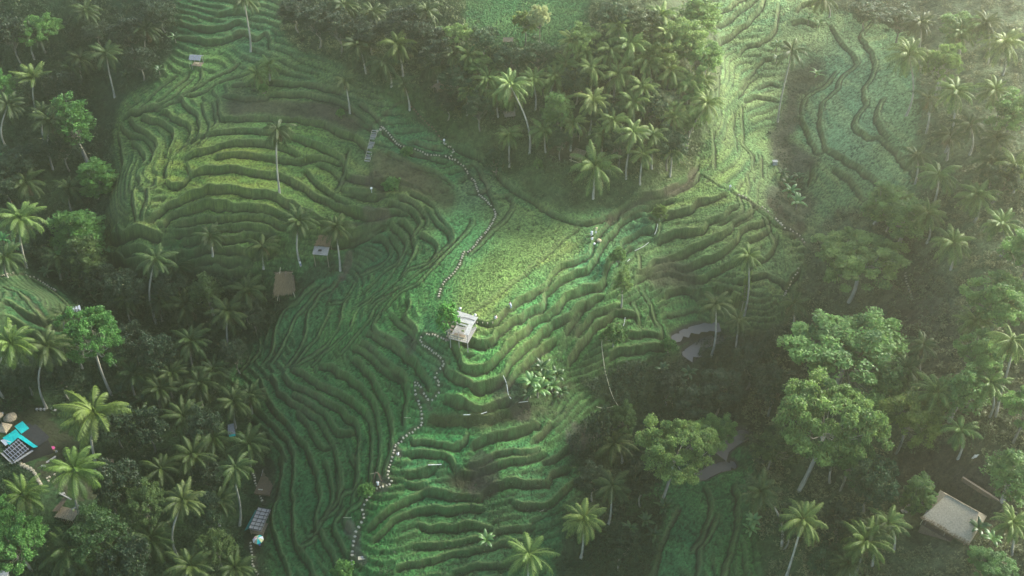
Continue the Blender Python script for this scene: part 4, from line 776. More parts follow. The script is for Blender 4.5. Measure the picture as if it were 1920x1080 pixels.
undergrowth('undergrowth', 'hazy undergrowth covering the right hand slope', PV('1520,460 1560,400 1640,385 1735,385 1708,335 1725,240 1720,120 1730,40 1560,20 1540,-30 1960,-30 1960,1120 1440,1120 1420,1000 1400,920 1420,880 1390,830 1380,790 1420,720 1430,640 1470,600'), .62, M['olive'], .27, 3, [PV('1660,850 1860,860 1900,960 1790,1050 1690,1000')], (.2, 1.9), 24)
undergrowth('undergrowth', 'dark undergrowth along the stream valley', PV('1080,720 1150,690 1250,665 1290,668 1335,610 1420,640 1420,720 1380,790 1340,815 1300,850 1230,900 1250,940 1230,1040 1180,1120 1090,1120 1050,1060 1060,960 1100,900 1060,860 1080,800 1140,760'), .95, M['dark'], .27, 4, None, (.4, 2.2), 26)
undergrowth('undergrowth', 'scrub growing in the upper gully', Z_GUL, .6, M['dark'], .24, 5, None, (.2, 1.2), 18)
undergrowth('bank_grass', 'rough olive grass on the bank above the fields', PV('860,280 800,215 740,170 700,170 760,235 830,262 900,290 960,350 1060,400 1140,400 1240,350 1300,310 1180,340 1100,350 1000,330 930,255'), .75, M['hill'], .17, 6, None, (.05, .5), 16)
undergrowth('weeds', 'weedy grass on steep banks between lower fields', PV('800,780 960,770 1060,640 1110,640 1060,770 1000,800 1060,830 1000,860 880,900 700,1070 860,1090 1100,1060 1060,960 1100,850 1040,790 900,808'), .35, M['dark'], .2, 7, None, (.05, .5), 14)
# ---------------------------------------------------------------- stepping stones, every one a stone of its own
def stone_mesh(seed, w=.34, d=.25, h=.12):
    r = np.random.default_rng(seed); k = 8; a = np.arange(k)*2*math.pi/k+r.normal(0, .12, k); q = r.uniform(.86, 1.1, k)
    c = np.stack([np.sign(np.cos(a))*np.abs(np.cos(a))**.7*w*q, np.sign(np.sin(a))*np.abs(np.sin(a))**.7*d*q], -1)
    V = np.vstack([np.c_[c*.96, np.full(k, -.12)], np.c_[c, np.full(k, h*.6)], np.c_[c*.86, np.full(k, h)], [[0, 0, h]]])
    g = Geo(); i = np.arange(k); j = (i+1) % k; g.add(V, np.concatenate([np.stack([i, j, k+j, k+i], -1), np.stack([k+i, k+j, 2*k+j, 2*k+i], -1)])); g.add(V, np.stack([2*k+i, 2*k+j, np.full(k, 3*k)], -1)); return g
SM = []
for i in range(4):
    for mk__ in ('stone', 'brick'):
        o = stone_mesh(200+i).build('stepping_stone', M[mk__]); SM.append(o.data); bpy.data.objects.remove(o)
def stones(path, label, group, step=.62, sc=1, kind=0, wob=.04):
    p = np.array(PV(path)); q = cast(p[:, 0], p[:, 1], Z); L = resample(q[:, :2], step); T = np.gradient(L, axis=0) if len(L) > 1 else np.array([[1, 0]])
    for i, (x, y) in enumerate(L):
        if 2 < i < len(L)-2 and random.random() < .06: continue
        x += random.gauss(0, wob)+T[i][0]*random.gauss(0, .08); y += random.gauss(0, wob)+T[i][1]*random.gauss(0, .08); o = bpy.data.objects.new('stepping_stone', SM[(i % 4)*2+kind]); COL.objects.link(o); zz = max(ground(x, y), (ground(x+.3, y)+ground(x-.3, y)+ground(x, y+.3)+ground(x, y-.3))/4)
        o.location = (x, y, zz+.03); o.rotation_euler = (0, 0, math.atan2(T[i][1], T[i][0])+math.pi/2+random.gauss(0, .12)); s_ = sc*.74*random.uniform(.82, 1.15); o.scale = (s_, s_, 1.3)
        tag(o, label, 'stepping stone', group)
stones('715,238 730,252 742,267 760,276 780,280 800,290 820,292 841,295', 'pale stepping stone in the path from the plank stairway to the fork', 'stones from stairway to fork', .68)
stones('843,298 858,304 872,315 880,330 890,340 896,360 910,375 922,388 929,400 926,412 915,430 900,448 882,470 870,474 862,495 848,515 832,530 825,545 823,556', 'pale stepping stone in the long path along the big field', 'stones along the big field', .70)
stones('832,268 845,276 851,283 846,291', 'pale stepping stone in the short link above the fork', 'stones above the fork', .6)
stones('837,638 827,633 810,628 799,627', 'pale stepping stone on the curve below the white roofed hut', 'stones below the hut', .7)
stones('789,632 788,638 793,645 810,658 828,673 833,682', 'pale stepping stone in the path descending from the hairpin', 'stones below the hairpin', .6)
stones('829,688 822,695 816,705 823,716 823,730 821,742 812,749 806,751', 'pale stepping stone in the staggered path under the hairpin', 'staggered stones', .66, wob=.14)
stones('779,717 779,737 785,755 790,771 790,797 778,805 755,824 742,835', 'pale stepping stone in the left arm of the lower path', 'stones of the lower path, left arm', .66)
stones('783,718 794,735 802,749', 'pale stepping stone in the right arm of the lower path', 'stones of the lower path, right arm', .6)
stones('741,838 738,850 730,875 727,893 734,903 723,912 707,916', 'pale stepping stone between the lower path and the person in white', 'stones above the person in white', .64)
stones('693,932 680,952 682,969 671,991 664,1013 660,1040 660,1060', 'large pale stepping stone at the bottom of the lower path', 'stones at the foot of the path', .74, 1.2)
stones('475,888 482,915 491,938', 'pale stepping stone running down to the teal sided hut', 'stones above the teal sided hut', .62)
stones('470,1018 472,1039 474,1060 484,1078', 'pale stepping stone below the striped umbrella', 'stones below the striped umbrella', .66)
stones('3,517 25,512', 'pale stepping stone at the left edge above the small slope', 'stones at the left edge', .7)
stones('50,516 66,521 80,530 103,544', 'pale stepping stone down the far left slope', 'stones down the left slope', .62)
stones('237,817 247,837 267,853 280,864', 'pale stepping stone among the dark palms beside the thatched deck', 'stones among the dark palms', .8)
stones('1387,366 1400,371', 'pale stepping stone at the top of the right bank', 'stones at the top of the right bank', .7, 1.2)
stones('1430,388 1440,396', 'pale stepping stone midway along the right bank', 'stones midway along the right bank', .7)
stones('1454,411 1471,427', 'large white step at the right bank', 'large white steps', .62, 1.35)
stones('1480,431 1500,443 1508,456', 'small pale stepping stone under the feathery tree on the right bank', 'stones under the feathery tree', .8)
stones('1497,505 1485,525 1476,545 1467,560', 'pale stepping stone beside the small square field on the right', 'stones beside the small field', .7)
stones('1697,512 1700,530 1707,548 1709,562', 'pale stepping stone on the hazy right slope', 'stones on the hazy slope', .75)
stones('768,196 790,220 815,245 827,261', 'reddish step of the steep path under the hilltop palms', 'reddish steps', .75, .9, 1)
stones('885,603 905,606 925,606', 'pale flat stone on the bund beside the white roofed hut', 'bund stones', 1.1, .7)
# ---------------------------------------------------------------- small sheds and decks
def site(name, label, cat, px, py, rz=0, dz=0, group=None):
    b = at_(px, py); return empty(name, (b[0], b[1], b[2]+dz), math.radians(rz), label=label, cat=cat, group=group)
def flat_under(px, py, r=3):              # lowest ground near a point, for stilts
    b = at_(px, py); return min(ground(b[0]+a, b[1]+c) for a in (-r, 0, r) for c in (-r, 0, r))-b[2]
def roof_geo(kind, w, d, z, rise, th=.1, over=.35):
    g = Geo(); x, y = w/2+over, d/2+over
    if kind == 'gable':
        g.slab([(-x, -y, z), (x, -y, z), (x, 0, z+rise), (-x, 0, z+rise)], th); g.slab([(x, y, z), (-x, y, z), (-x, 0, z+rise+.003), (x, 0, z+rise+.003)], th)
    elif kind == 'lean': g.slab([(-x, -y, z), (x, -y, z), (x, y, z+rise), (-x, y, z+rise)], th)
    elif kind == 'hip':
        e = x*.45; g.slab([(-x, -y, z), (x, -y, z), (e, 0, z+rise), (-e, 0, z+rise)], th); g.slab([(x, y, z), (-x, y, z), (-e, 0, z+rise), (e, 0, z+rise)], th)
        g.slab([(x, -y, z), (x, y, z), (e, 0, z+rise)], th); g.slab([(-x, y, z), (-x, -y, z), (-e, 0, z+rise)], th)
    return g
def posts(root, w, d, h, m, low=-.3, r=.06, n=2):
    for sx in np.linspace(-1, 1, n):
        for sy in (-1, 1): Geo().tube([(sx*w/2, sy*d/2, low), (sx*w/2, sy*d/2, h)], [r, r], 6).build('post', m, root)
def planks(w, d, z, n, th=.07, gap=.04, t=.5, axis='y'):
    g = Geo()
    for i in range(n):
        pw = (w if axis == 'x' else d)/n; c = -((w if axis == 'x' else d)/2)+pw*(i+.5)
        g.box((c, 0, z) if axis == 'x' else (0, c, z), (pw-gap, d, th) if axis == 'x' else (w, pw-gap, th))
    return g
def rough(g, amt, seed=0):               # ragged straw edge and uneven surface for thatch
    r = np.random.default_rng(seed); V = np.concatenate(g.V)
    g.V = [v+r.normal(0, amt, v.shape) for v in g.V]; return g
def straw(root, quadpts, n, m, seed, ln=.5, name='straw'):
    r = np.random.default_rng(seed); q = np.array(quadpts, float); u = r.random((n, 1)); v = r.random((n, 1)); P = (q[0]*(1-u)+q[1]*u)*(1-v)+(q[3]*(1-u)+q[2]*u)*v; nv = np.cross(q[1]-q[0], q[3]-q[0]); nv /= np.linalg.norm(nv); nv *= np.sign(nv[2]+1e-9)
    dn = (q[0]-q[3]); dn /= np.linalg.norm(dn); sd = (q[1]-q[0])/np.linalg.norm(q[1]-q[0]); a = dn*ln*r.uniform(.6, 1.3, (n, 1))+sd*r.normal(0, .18, (n, 1))+nv*.05; P = P+nv*.05
    g = Geo(); V = np.concatenate([P-sd*.04, P+sd*.04, P+a+sd*.03, P+a-sd*.03]); i = np.arange(n); g.add(V, np.stack([i, n+i, 2*n+i, 3*n+i], -1), np.tile(r.random(n), 4)); return g.build(name, m, root)
# white roofed hut
R = site('field_hut', 'white roofed hut on stilts at the corner of the big field', 'hut', 868, 626, -20); lo = flat_under(868, 626)
posts(R, 3.8, 4.4, 2.7, M['woodg'], lo-.4, .08, 3)
planks(4.2, 5.0, .25, 11, axis='y').build('deck', M['woodg'], R)
g = Geo().slab([(-2.2, .4, 2.95), (2.1, .4, 2.75), (2.3, 2.8, 2.9), (-2.2, 2.8, 3.3)], .09); g.slab([(-2.2, -.35, 2.85), (1.2, -.35, 2.7), (1.25, .02, 2.78), (-2.2, .02, 2.93)], .08); g.slab([(1.25, -2.5, 2.6), (2.3, -2.5, 2.6), (2.1, .395, 2.74), (1.25, .395, 2.77)], .08)
g.build('roof', M['white'], R)
Geo().tube([(-2.1, 1.2, 3.2), (.4, 1.7, 3.02), (2.0, 1.65, 2.9)], [.05]*3, 5).build('roof_pole', M['slate'], R)
gr = Geo()
for y_ in (-2.5, -1.9): gr.box((-.2, y_, 1.0), (3.6, .09, .09))
for x_ in np.linspace(-1.95, 1.5, 8): gr.box((x_, -2.5, .62), (.07, .07, .72))
gr.build('railing', M['bamboo'], R)
Geo().box((-.2, -1.2, .62), (2.4, .7, .07)).box((-1.2, -1.2, .44), (.1, .6, .33)).box((.8, -1.2, .44), (.1, .6, .33)).build('table', M['wood'], R)
g = Geo()
for i in range(5): g.box((-2.75-.02*i, -1.9+i*.75, -.9+i*.26), (.9, .5, .12))
g.build('steps', M['wood'], R)
# grey hut above curved terraces
R = site('grey_hut', 'small grey roofed hut on posts above the curved terraces', 'hut', 371, 122, -8); posts(R, 2.4, 1.9, 2.3, M['woodg'], -1.2)
planks(2.6, 2.0, .3, 6).build('floor', M['wood'], R); roof_geo('gable', 2.5, 2.1, 2.25, .75, .1, .3).build('roof', M['tin'], R)
g = Geo()
for x_ in (-1.1, -.35, .4, 1.1): g.slab([(x_-.09, -1.42, 2.34), (x_+.09, -1.42, 2.34), (x_+.09, -.02, 3.07), (x_-.09, -.02, 3.07)], .04)
g.build('roof_batten', M['woodg'], R); Geo().box((.1, -.3, .75), (.9, .5, .06)).box((.1, -.3, .52), (.12, .12, .4)).build('table', M['bamboo'], R)
Geo().tube([(-1.6, -1.4, -.5), (-1.75, -1.2, .9), (-1.5, -.9, 2.1)], [.04]*3, 5).build('leaning_pole', M['bamboo'], R)
# shelters below curved terraces
R = site('plank_roof_shelter', 'pale plank roofed shelter below the curved terraces', 'shelter', 607, 484, -8); R.scale = (1.35,)*3; posts(R, 2.4, 2.6, 2.0, M['wood'], -1.0); lo = 1.9
g = planks(2.7, 1.7, 0, 7); g.V = [v@np.array([[1, 0, 0], [0, .94, .34], [0, -.34, .94]])+np.array([0, -.75, 2.25]) for v in g.V]; g.build('roof', M['woodg'], R)
Geo().box((-.1, -.9, 2.45), (.6, .5, .05)).build('roof_patch', M['slate'], R)
g = Geo().slab([(-1.2, .2, 2.75), (1.3, .2, 2.7), (1.5, 2.2, 3.4), (-.9, 2.2, 3.3)], .12); rough(g, .05, 3).build('back_roof', M['thatchd'], R); straw(R, [(-1.2, .2, 2.78), (1.3, .2, 2.73), (1.5, 2.2, 3.43), (-.9, 2.2, 3.33)], 350, M['straw'], 11, .5)
R = site('thatched_shelter', 'ragged tall thatched shelter beside the plank roofed one', 'shelter', 536, 545, 14); R.scale = (1.3,)*3; posts(R, 2.8, 3.2, 2.2, M['wood'], -1.0)
rough(Geo().slab([(-2.1, -1.9, 1.8), (-.2, -2.5, 1.5), (.5, .5, 4.0), (-.9, .6, 4.0)], .2).slab([(-.15, -2.55, 1.55), (1.7, -1.7, 1.3), (2.0, .2, 3.3), (.55, .45, 4.02)], .2), .09, 4).build('front_roof', M['thatchd'], R)
rough(Geo().slab([(1.5, 2.6, 2.2), (-1.4, 2.6, 2.3), (-1.25, .62, 4.02), (1.75, .42, 3.92)], .2), .09, 5).build('back_roof', M['thatch'], R)
straw(R, [(-1.9, -2.2, 1.9), (1.4, -2.4, 1.8), (1.7, 0.4, 3.9), (-1.2, .6, 4.0)], 1100, M['straw'], 8, .8)
straw(R, [(1.5, 2.6, 2.25), (-1.4, 2.6, 2.35), (-1.25, .62, 4.05), (1.75, .42, 3.95)], 500, M['straw'], 9, .8)
Geo().tube([(-1.7, -2.6, .2), (-.9, -.6, 2.9), (-.2, 1.2, 4.7)], [.06]*3, 5).tube([(1.5, -2.5, .2), (.9, -.8, 2.6)], [.05]*2, 5).build('bamboo_pole', M['bamboo'], R)
R = site('open_pavilion', 'small pale green roofed pavilion at the foot of the far left slope', 'shelter', 146, 592, 25); posts(R, 2.0, 1.5, 2.0, M['woodg'], -.5)
g = Geo()
for i in range(4): g.box((-.95+i*.62, 0, 2.1+.04*(i % 2)), (.46, 1.9, .06))
g.build('roof', M['sheet'], R); planks(2.2, 1.6, .3, 5).build('floor', M['wood'], R)
R = site('bamboo_lookout', 'small tin roof on tall bamboo poles among the hilltop palms', 'shelter', 1076, 262, 20); posts(R, 2.0, 1.7, 3.6, M['bamboo'], -.5, .05); roof_geo('lean', 2.1, 1.8, 3.55, .35, .06, .2).build('roof', M['tin'], R)
g = Geo()
for k_ in (-.8, 0, .8): g.box((k_, 0, 3.82), (.06, 2.1, .05)); g.box((0, k_, 3.86), (2.4, .06, .05))
g.build('roof_frame', M['woodg'], R); planks(2.0, 1.7, 1.2, 6).build('floor', M['wood'], R); Geo().tube([(-1.0, -.8, 3.4), (-4.2, -3.0, .0)], [.04, .05], 5).build('brace_pole', M['bamboo'], R)
R = site('lean_to_shed', 'brown thatched shed below the small tin roof on bamboo poles', 'shed', 1083, 302, -32); posts(R, 2.4, 2.0, 1.6, M['bamboo'], -.5); rough(roof_geo('lean', 2.4, 2.2, 1.6, .9, .15, .3), .05, 6).build('roof', M['thatch'], R); straw(R, [(-1.5, -1.4, 1.65), (1.5, -1.4, 1.65), (1.5, 1.4, 2.6), (-1.5, 1.4, 2.6)], 220, M['straw'], 2); Geo().box((0, -1.5, .8), (2.8, .08, .12)).build('front_rail', M['bamboo'], R)
R = site('thatched_hut', 'low pale thatched hut under the hilltop trees', 'hut', 953, 84, -5); posts(R, 1.6, 1.2, 1.5, M['wood']); rough(roof_geo('gable', 1.8, 1.4, 1.4, .6, .15), .04, 7).build('roof', M['thatch'], R)
R = site('thatched_hut', 'slumped thatched hut on the bank above the reddish steps', 'hut', 820, 170, 60); posts(R, 1.4, 1.2, 1.2, M['wood']); rough(roof_geo('gable', 1.7, 1.4, 1.1, .8, .15), .07, 8).build('roof', M['thatch'], R)
R = site('thatched_hut', 'thatched hut beside tall trunks on the hill', 'hut', 955, 222, 15); posts(R, 1.8, 1.2, 1.2, M['wood']); rough(roof_geo('lean', 2.0, 1.2, 1.1, .5, .12), .05, 9).build('roof', M['thatch'], R)
# large thatched pavilion, lower right
R = site('thatched_pavilion', 'large pale roofed pavilion on the lower right slope', 'pavilion', 1782, 985, -41); lo = flat_under(1782, 985, 4); posts(R, 7.2, 6.6, 2.7, M['wood'], lo-.4, .12, 3)
Geo().box((0, 0, .1+lo/2), (8.2, 7.4, .5-lo)).build('floor', M['thatchd'], R)
SLT = [(-4.4, -4.0, 2.6), (4.4, -4.0, 2.6), (2.1, 2.3, 4.6), (-2.1, 2.3, 4.6)]
g = Geo().slab([(-4.4, -4.0, 2.6), (4.4, -4.0, 2.6), (3.0, 2.3, 4.3), (-3.0, 2.3, 4.3)], .25); g.slab([(4.4, 4.0, 2.7), (-4.4, 4.0, 2.7), (-3.0, 2.3, 4.3), (3.0, 2.3, 4.3)], .25)
g.slab([(4.4, -4.0, 2.6), (4.4, 4.0, 2.7), (3.0, 2.3, 4.3)], .25); g.slab([(-4.4, 4.0, 2.7), (-4.4, -4.0, 2.6), (-3.0, 2.3, 4.3)], .25)
rough(g, .03, 10).build('roof', surf('grey_shingle', (.22, .19, .13), (.36, .31, .22), 4, .95, (1, 1, 1), .6), R)
Geo().tube([(-3.0, 2.3, 4.36), (3.0, 2.3, 4.36)], [.14, .14], 6).build('ridge_cap', M['thatch'], R)
straw(R, [(-4.6, -4.2, 2.62), (4.6, -4.2, 2.62), (4.4, -3.5, 2.85), (-4.4, -3.5, 2.85)], 260, M['straw'], 5, .4, 'eave_straw')
g = Geo()
for z_ in (.75, 1.15): g.box((-4.25, 0, z_), (.09, 7.6, .1))
for y_ in np.linspace(-3.7, 3.7, 9): g.box((-4.25, y_, .7), (.09, .09, .9))
g.build('railing', M['bamboo'], R)
R = site('plank_steps', 'pale plank steps climbing behind the large roofed pavilion', 'steps', 1740, 938, -20)
for i in range(4): Geo().box((0, .0+i*.62, .3+i*.05), (2.3-.3*i, .5, .12), .06).build('plank', M['wood'], R)
stones('1692,958 1702,954 1712,950 1720,945', 'rough paving slab beside the large pavilion', 'slabs by the pavilion', .75, 1.9)
R = site('brick_wall', 'long low brown wall behind the large pavilion', 'wall', 1850, 930, -47); Geo().box((0, 0, .3), (10, .25, 1.0)).build('wall_panel', M['thatchd'], R); Geo().box((0, 0, .84), (10.2, .4, .08)).build('coping', M['wood'], R)
# ---------------------------------------------------------------- turquoise tarp house, lower left
R = site('tarp_house', 'dark house with turquoise tarps and a slatted roof', 'house', 45, 845, -40); lo = flat_under(45, 845, 3)
Geo().box((-.2, 1.2, 1.0+lo/2), (7.4, 6.0, 2.4-lo)).build('wall', M['slate'], R)
Geo().slab([(-1.6, 1.2, 2.75), (3.9, 1.2, 2.7), (3.9, 4.6, 3.1), (-1.6, 4.6, 3.15)], .08).build('dark_roof', M['slate'], R)
Geo().slab([(-5.0, 1.6, 2.5), (-1.65, 1.4, 2.9), (-1.65, 3.2, 3.0), (-4.8, 3.4, 2.7)], .05).build('tarp', M['teal'], R)
Geo().slab([(-4.2, -1.6, 2.3), (-1.3, -1.7, 2.5), (-1.3, 1.1, 2.95), (-4.0, 1.35, 2.6)], .05).build('tarp', M['teal'], R)
Geo().slab([(-1.28, .35, 3.0), (3.6, 1.0, 2.85), (4.2, 1.7, 2.95), (-1.28, 1.15, 3.1)], .05).build('tarp', M['teal'], R)
Geo().slab([(-4.1, -2.2, 2.2), (-1.9, -2.3, 2.25), (-1.4, -1.0, 2.62), (-3.6, -1.62, 2.42)], .04).build('pale_sheet', M['sheet'], R)
Geo().slab([(-.9, -3.4, 2.1), (3.2, -3.4, 2.1), (3.2, .3, 2.75), (-.9, .3, 2.75)], .06).build('slatted_roof', M['slate'], R)
g = Geo()
for i in range(7): y_ = -3.2+i*.55; z_ = 2.16+(y_+3.4)*.176; g.box((1.15, y_, z_+.05), (4.3, .10, .07))
for x_ in (-.6, .6, 1.9, 3.0): g.slab([(x_-.06, -3.4, 2.28), (x_+.06, -3.4, 2.28), (x_+.06, .3, 2.93), (x_-.06, .3, 2.93)], .05)
g.build('slat_frame', M['tin'], R); Geo().box((3.6, -1.4, 2.3), (.5, 4.2, .1)).build('side_beam', M['woodg'], R); Geo().box((1.2, -3.75, 2.0), (4.4, .35, .1)).build('front_beam', M['woodg'], R)
def thatch_umbrella(px, py, rad, label, sq=False):
    R = site('thatched_parasol', label, 'parasol', px, py); k = 4 if sq else 14; a = np.arange(k)*2*math.pi/k+.6; r_u = np.random.default_rng(int(px))
    V = [(0, 0, 3.1)]+[(rad*.5*math.cos(t), rad*.5*math.sin(t), 2.75+r_u.normal(0, .05)) for t in a]+[(rad*math.cos(t), rad*math.sin(t), 2.2+r_u.normal(0, .08)) for t in a]; g = Geo(); i = np.arange(k); j = (i+1) % k
    g.add(V, np.stack([np.zeros(k, int), 1+i, 1+j], -1)); g.add(V, np.stack([1+i, 1+k+i, 1+k+j, 1+j], -1)); W_ = np.array(V)-[0, 0, .16]; g.add(W_, np.stack([np.zeros(k, int), 1+j, 1+i], -1)); g.add(W_, np.stack([1+j, 1+k+j, 1+k+i, 1+i], -1))
    g.build('canopy', M['thatch'], R); Geo().tube([(0, 0, -.2), (0, 0, 2.95)], [.07, .06], 6).build('pole', M['wood'], R)
thatch_umbrella(25, 795, 1.35, 'round thatched parasol above the turquoise tarps'); thatch_umbrella(3, 792, 1.0, 'thatched parasol cut by the left edge of the view'); thatch_umbrella(14, 815, 1.7, 'square thatched parasol touching the turquoise tarps', True)
def table(px, py, r, m, label, name='round_table'):
    R = site(name, label, 'table', px, py); a = np.linspace(0, 2*math.pi, 20, endpoint=False); top = [(r*math.cos(t), r*math.sin(t), .75) for t in a]; g = Geo(); V = top+[(x, y, .68) for x, y, z in top]+[(0, 0, .75)]; i = np.arange(20); j = (i+1) % 20
    g.add(V, np.stack([i, 20+i, 20+j, j], -1)); g.add(V, np.stack([i, j, np.full(20, 40)], -1)); g.build('table_top', m, R); Geo().tube([(0, 0, 0), (0, 0, .7)], [.09, .06], 8).tube([(0, 0, 0), (0, 0, .05)], [r*.5, r*.4], 10).build('pedestal', M['wood'], R); return R
table(85, 826, .50, M['sheet'], 'round pale table on the dark terrace beside the tarp house'); table(101, 844, .45, M['pink'], 'small round pink topped table with white chairs')
def chair(px, py, rz, label):
    R = site('white_chair', label, 'chair', px, py, rz, group='white chairs round the pink table'); Geo().box((0, 0, .45), (.44, .44, .06)).build('seat', M['white'], R); Geo().box((0, .22, .75), (.42, .05, .5)).build('backrest', M['white'], R)
    for sx in (-1, 1):
        for sy in (-1, 1): Geo().box((sx*.18, sy*.18, .21), (.05, .05, .43)).build('leg', M['white'], R)
chair(96, 841, 60, 'white chair at the upper left of the pink table'); chair(96, 849, 120, 'white chair at the lower left of the pink table'); chair(107, 849, 210, 'white chair at the lower right of the pink table')
def bench(px, py, rz, L, label, m='woodg'):
    R = site('bench', label, 'bench', px, py, rz); Geo().box((0, 0, .45), (L, .45, .08)).build('seat', M[m], R)
    for s in (-1, 1): Geo().box((s*L*.4, 0, .2), (.1, .4, .42)).build('leg', M[m], R)
bench(97, 864, 50, 2.2, 'long pale wooden bench below the pink table'); bench(82, 876, 5, .9, 'short pale bench at the end of the rock edging'); bench(118, 928, 20, 1.0, 'short pale bench above the straw clad deck')
rr_ = np.random.default_rng(12)
p_ = resample(cast(*np.array(PV('20,862 32,866 45,873 58,880 66,890 70,899 74,905')).T, Z)[:, :2], .75)
for i, (x, y) in enumerate(p_):
    for e in (0, .7):
        g = Geo(); n = 7; a = np.arange(n)*2*math.pi/n; q = rr_.uniform(.3, .48, n); V = np.vstack([np.c_[np.cos(a)*q, np.sin(a)*q, np.full(n, -.2)], np.c_[np.cos(a)*q*.9, np.sin(a)*q*.9, np.full(n, .32)], [[0, 0, .42]]]); k_ = np.arange(n); j_ = (k_+1) % n
        g.add(V, np.stack([k_, j_, n+j_, n+k_], -1)); g.add(V, np.stack([n+k_, n+j_, np.full(n, 2*n)], -1)); px_, py_ = x+e*.5, y-e*.6
        tag(g.build('rock', M['stone'], loc=(px_, py_, ground(px_, py_))), 'pale rock in the curved edging below the tarp house', 'rock', 'rocks edging the tarp house path')
for i, (x, y) in enumerate([(70, 765), (77, 765), (84, 765), (98, 764), (104, 767)]): chair_ = bench(x, y+4, 80, .5, f"tiny pale stool {['leftmost', 'second from left', 'third from left', 'fourth from left', 'rightmost'][i]} in the row behind the tarp house", 'white')
for i, (x, y) in enumerate([(94, 893), (100, 898), (104, 905), (88, 900), (110, 893), (118, 925)]): pass
stones('88,893 96,899 104,892 110,899 98,906', 'scattered pale slab between the two thatched decks', 'scattered slabs', .8, 1.1, 0, .3)
# decks
R = site('straw_clad_deck', 'curved straw clad deck with pale rails around a palm trunk', 'deck', 128, 968, -14); lo = flat_under(128, 968, 3)
rough(planks(4.2, 2.6, .9, 9, axis='x'), .02, 2).build('deck', M['thatch'], R); posts(R, 3.8, 2.2, .9, M['wood'], lo-.4, .08, 3)
g = planks(3.0, 3.4, 0, 10, .08, .05, axis='x'); g.V = [v@np.array([[.93, 0, .36], [0, 1, 0], [-.36, 0, .93]])+np.array([-2.6, 1.2, 1.4]) for v in g.V]; rough(g, .04, 3).build('sloping_cladding', M['thatchd'], R)
Geo().box((-1.9, 3.0, 2.1), (3.4, .32, .18), -.25).build('pale_beam', M['woodg'], R); Geo().box((1.0, 1.6, 1.1), (.35, 1.6, .15), -.6).build('pale_beam', M['woodg'], R)
g = Geo()
for x_ in np.linspace(-2.0, 2.0, 9): g.tube([(x_, -1.35, lo), (x_+.05, -1.4, 1.25)], [.05, .04], 5)
g.build('bamboo_fence', M['thatch'], R)
g = Geo().tube([(0, 0, .0), (0, 0, .3), (0, 0, .55)], [.22, .3, .1], 9); tag(g.build('yellow_bag', M['yellow'], loc=tuple(np.array(R.location)+[1.2, .6, .98])), 'pale yellow sack lying on the straw clad deck', 'bag')
R = site('wooden_deck', 'grey plank deck with a ragged thatched canopy behind two palms', 'deck', 190, 892, 14); planks(4.6, 2.4, 1.0, 16, .07, .05, axis='x').build('deck', M['woodg'], R); posts(R, 4.2, 2.0, 1.0, M['wood'], flat_under(190, 892, 2)-.4, .07, 3)
rough(Geo().slab([(.6, -1.4, 2.2), (3.0, -1.1, 2.2), (3.1, 1.4, 3.0), (1.6, 1.8, 3.1)], .14), .07, 12).build('canopy', M['thatchd'], R); Geo().tube([(1.8, 1.9, 3.3), (3.2, -1.2, 2.4)], [.07, .06], 5).build('ridge_pole', M['thatch'], R)
# teal sided hut and its umbrella
R = site('teal_sided_hut', 'long slatted grey roofed hut with a teal sheet on its left side', 'hut', 490, 985, -12); lo = flat_under(490, 985, 2); posts(R, 2.6, 4.6, 2.1, M['wood'], lo-.4, .07)
Geo().slab([(-1.35, -2.7, 2.2), (1.45, -2.7, 2.1), (1.45, 2.7, 2.35), (-1.35, 2.7, 2.45)], .07).build('roof', M['woodg'], R)
g = Geo()
for y_ in np.linspace(-2.6, 2.6, 7): g.box((.05, y_, 2.38+(y_*.045)), (2.85, .09, .08))
for x_ in (-1.3, -.35, .75, 1.4): g.slab([(x_-.05, -2.7, 2.36), (x_+.05, -2.7, 2.36), (x_+.05, 2.7, 2.62), (x_-.05, 2.7, 2.62)], .05)
g.build('roof_frame', M['slate'], R); Geo().slab([(-2.3, -2.9, 1.45), (-1.42, -2.6, 2.1), (-1.42, 2.2, 2.3), (-1.9, 2.0, 1.9)], .05).build('side_sheet', M['teald'], R); planks(2.8, 5.0, .35, 10).build('floor', M['wood'], R)
R = site('dark_terrace', 'dark soil platform edged with a pale rail above the teal hut', 'platform', 500, 905, -8); Geo().box((0, 0, .05), (3.4, 6.6, .5)).build('platform', M['soil'], R); Geo().box((-.6, -2.2, .36), (1.0, .2, .14)).build('kerb', M['stone'], R); Geo().tube([(-1.7, 3.0, .6), (-1.5, 1.2, .5)], [.05, .05], 5).build('pale_pole', M['woodg'], R)
R = site('striped_umbrella', 'multicoloured striped umbrella just below the teal sided hut', 'umbrella', 487, 1022); cols = ['cwhite', 'teal', 'yellow', 'cpink', 'cwhite', 'tan', 'teal', 'yellow']
for i in range(8):
    a0, a1 = i*math.pi/4, (i+1)*math.pi/4; V = [(0, 0, 2.5)]+[(.6*math.cos(a), .6*math.sin(a), 2.36) for a in (a0, a1)]+[(1.15*math.cos(a), 1.15*math.sin(a), 1.98) for a in (a0, a1)]; V = V+[(x, y, z-.02) for x, y, z in V]
    g = Geo(); g.add(V, [(0, 1, 2), (7, 6, 5)]); g.add(V, [(1, 3, 4, 2), (7, 9, 8, 6), (3, 8, 9, 4)]); g.build('panel', M[cols[i]], R)
Geo().tube([(0, 0, 0), (0, 0, 2.62)], [.03, .03], 6).build('pole', M['slate'], R)
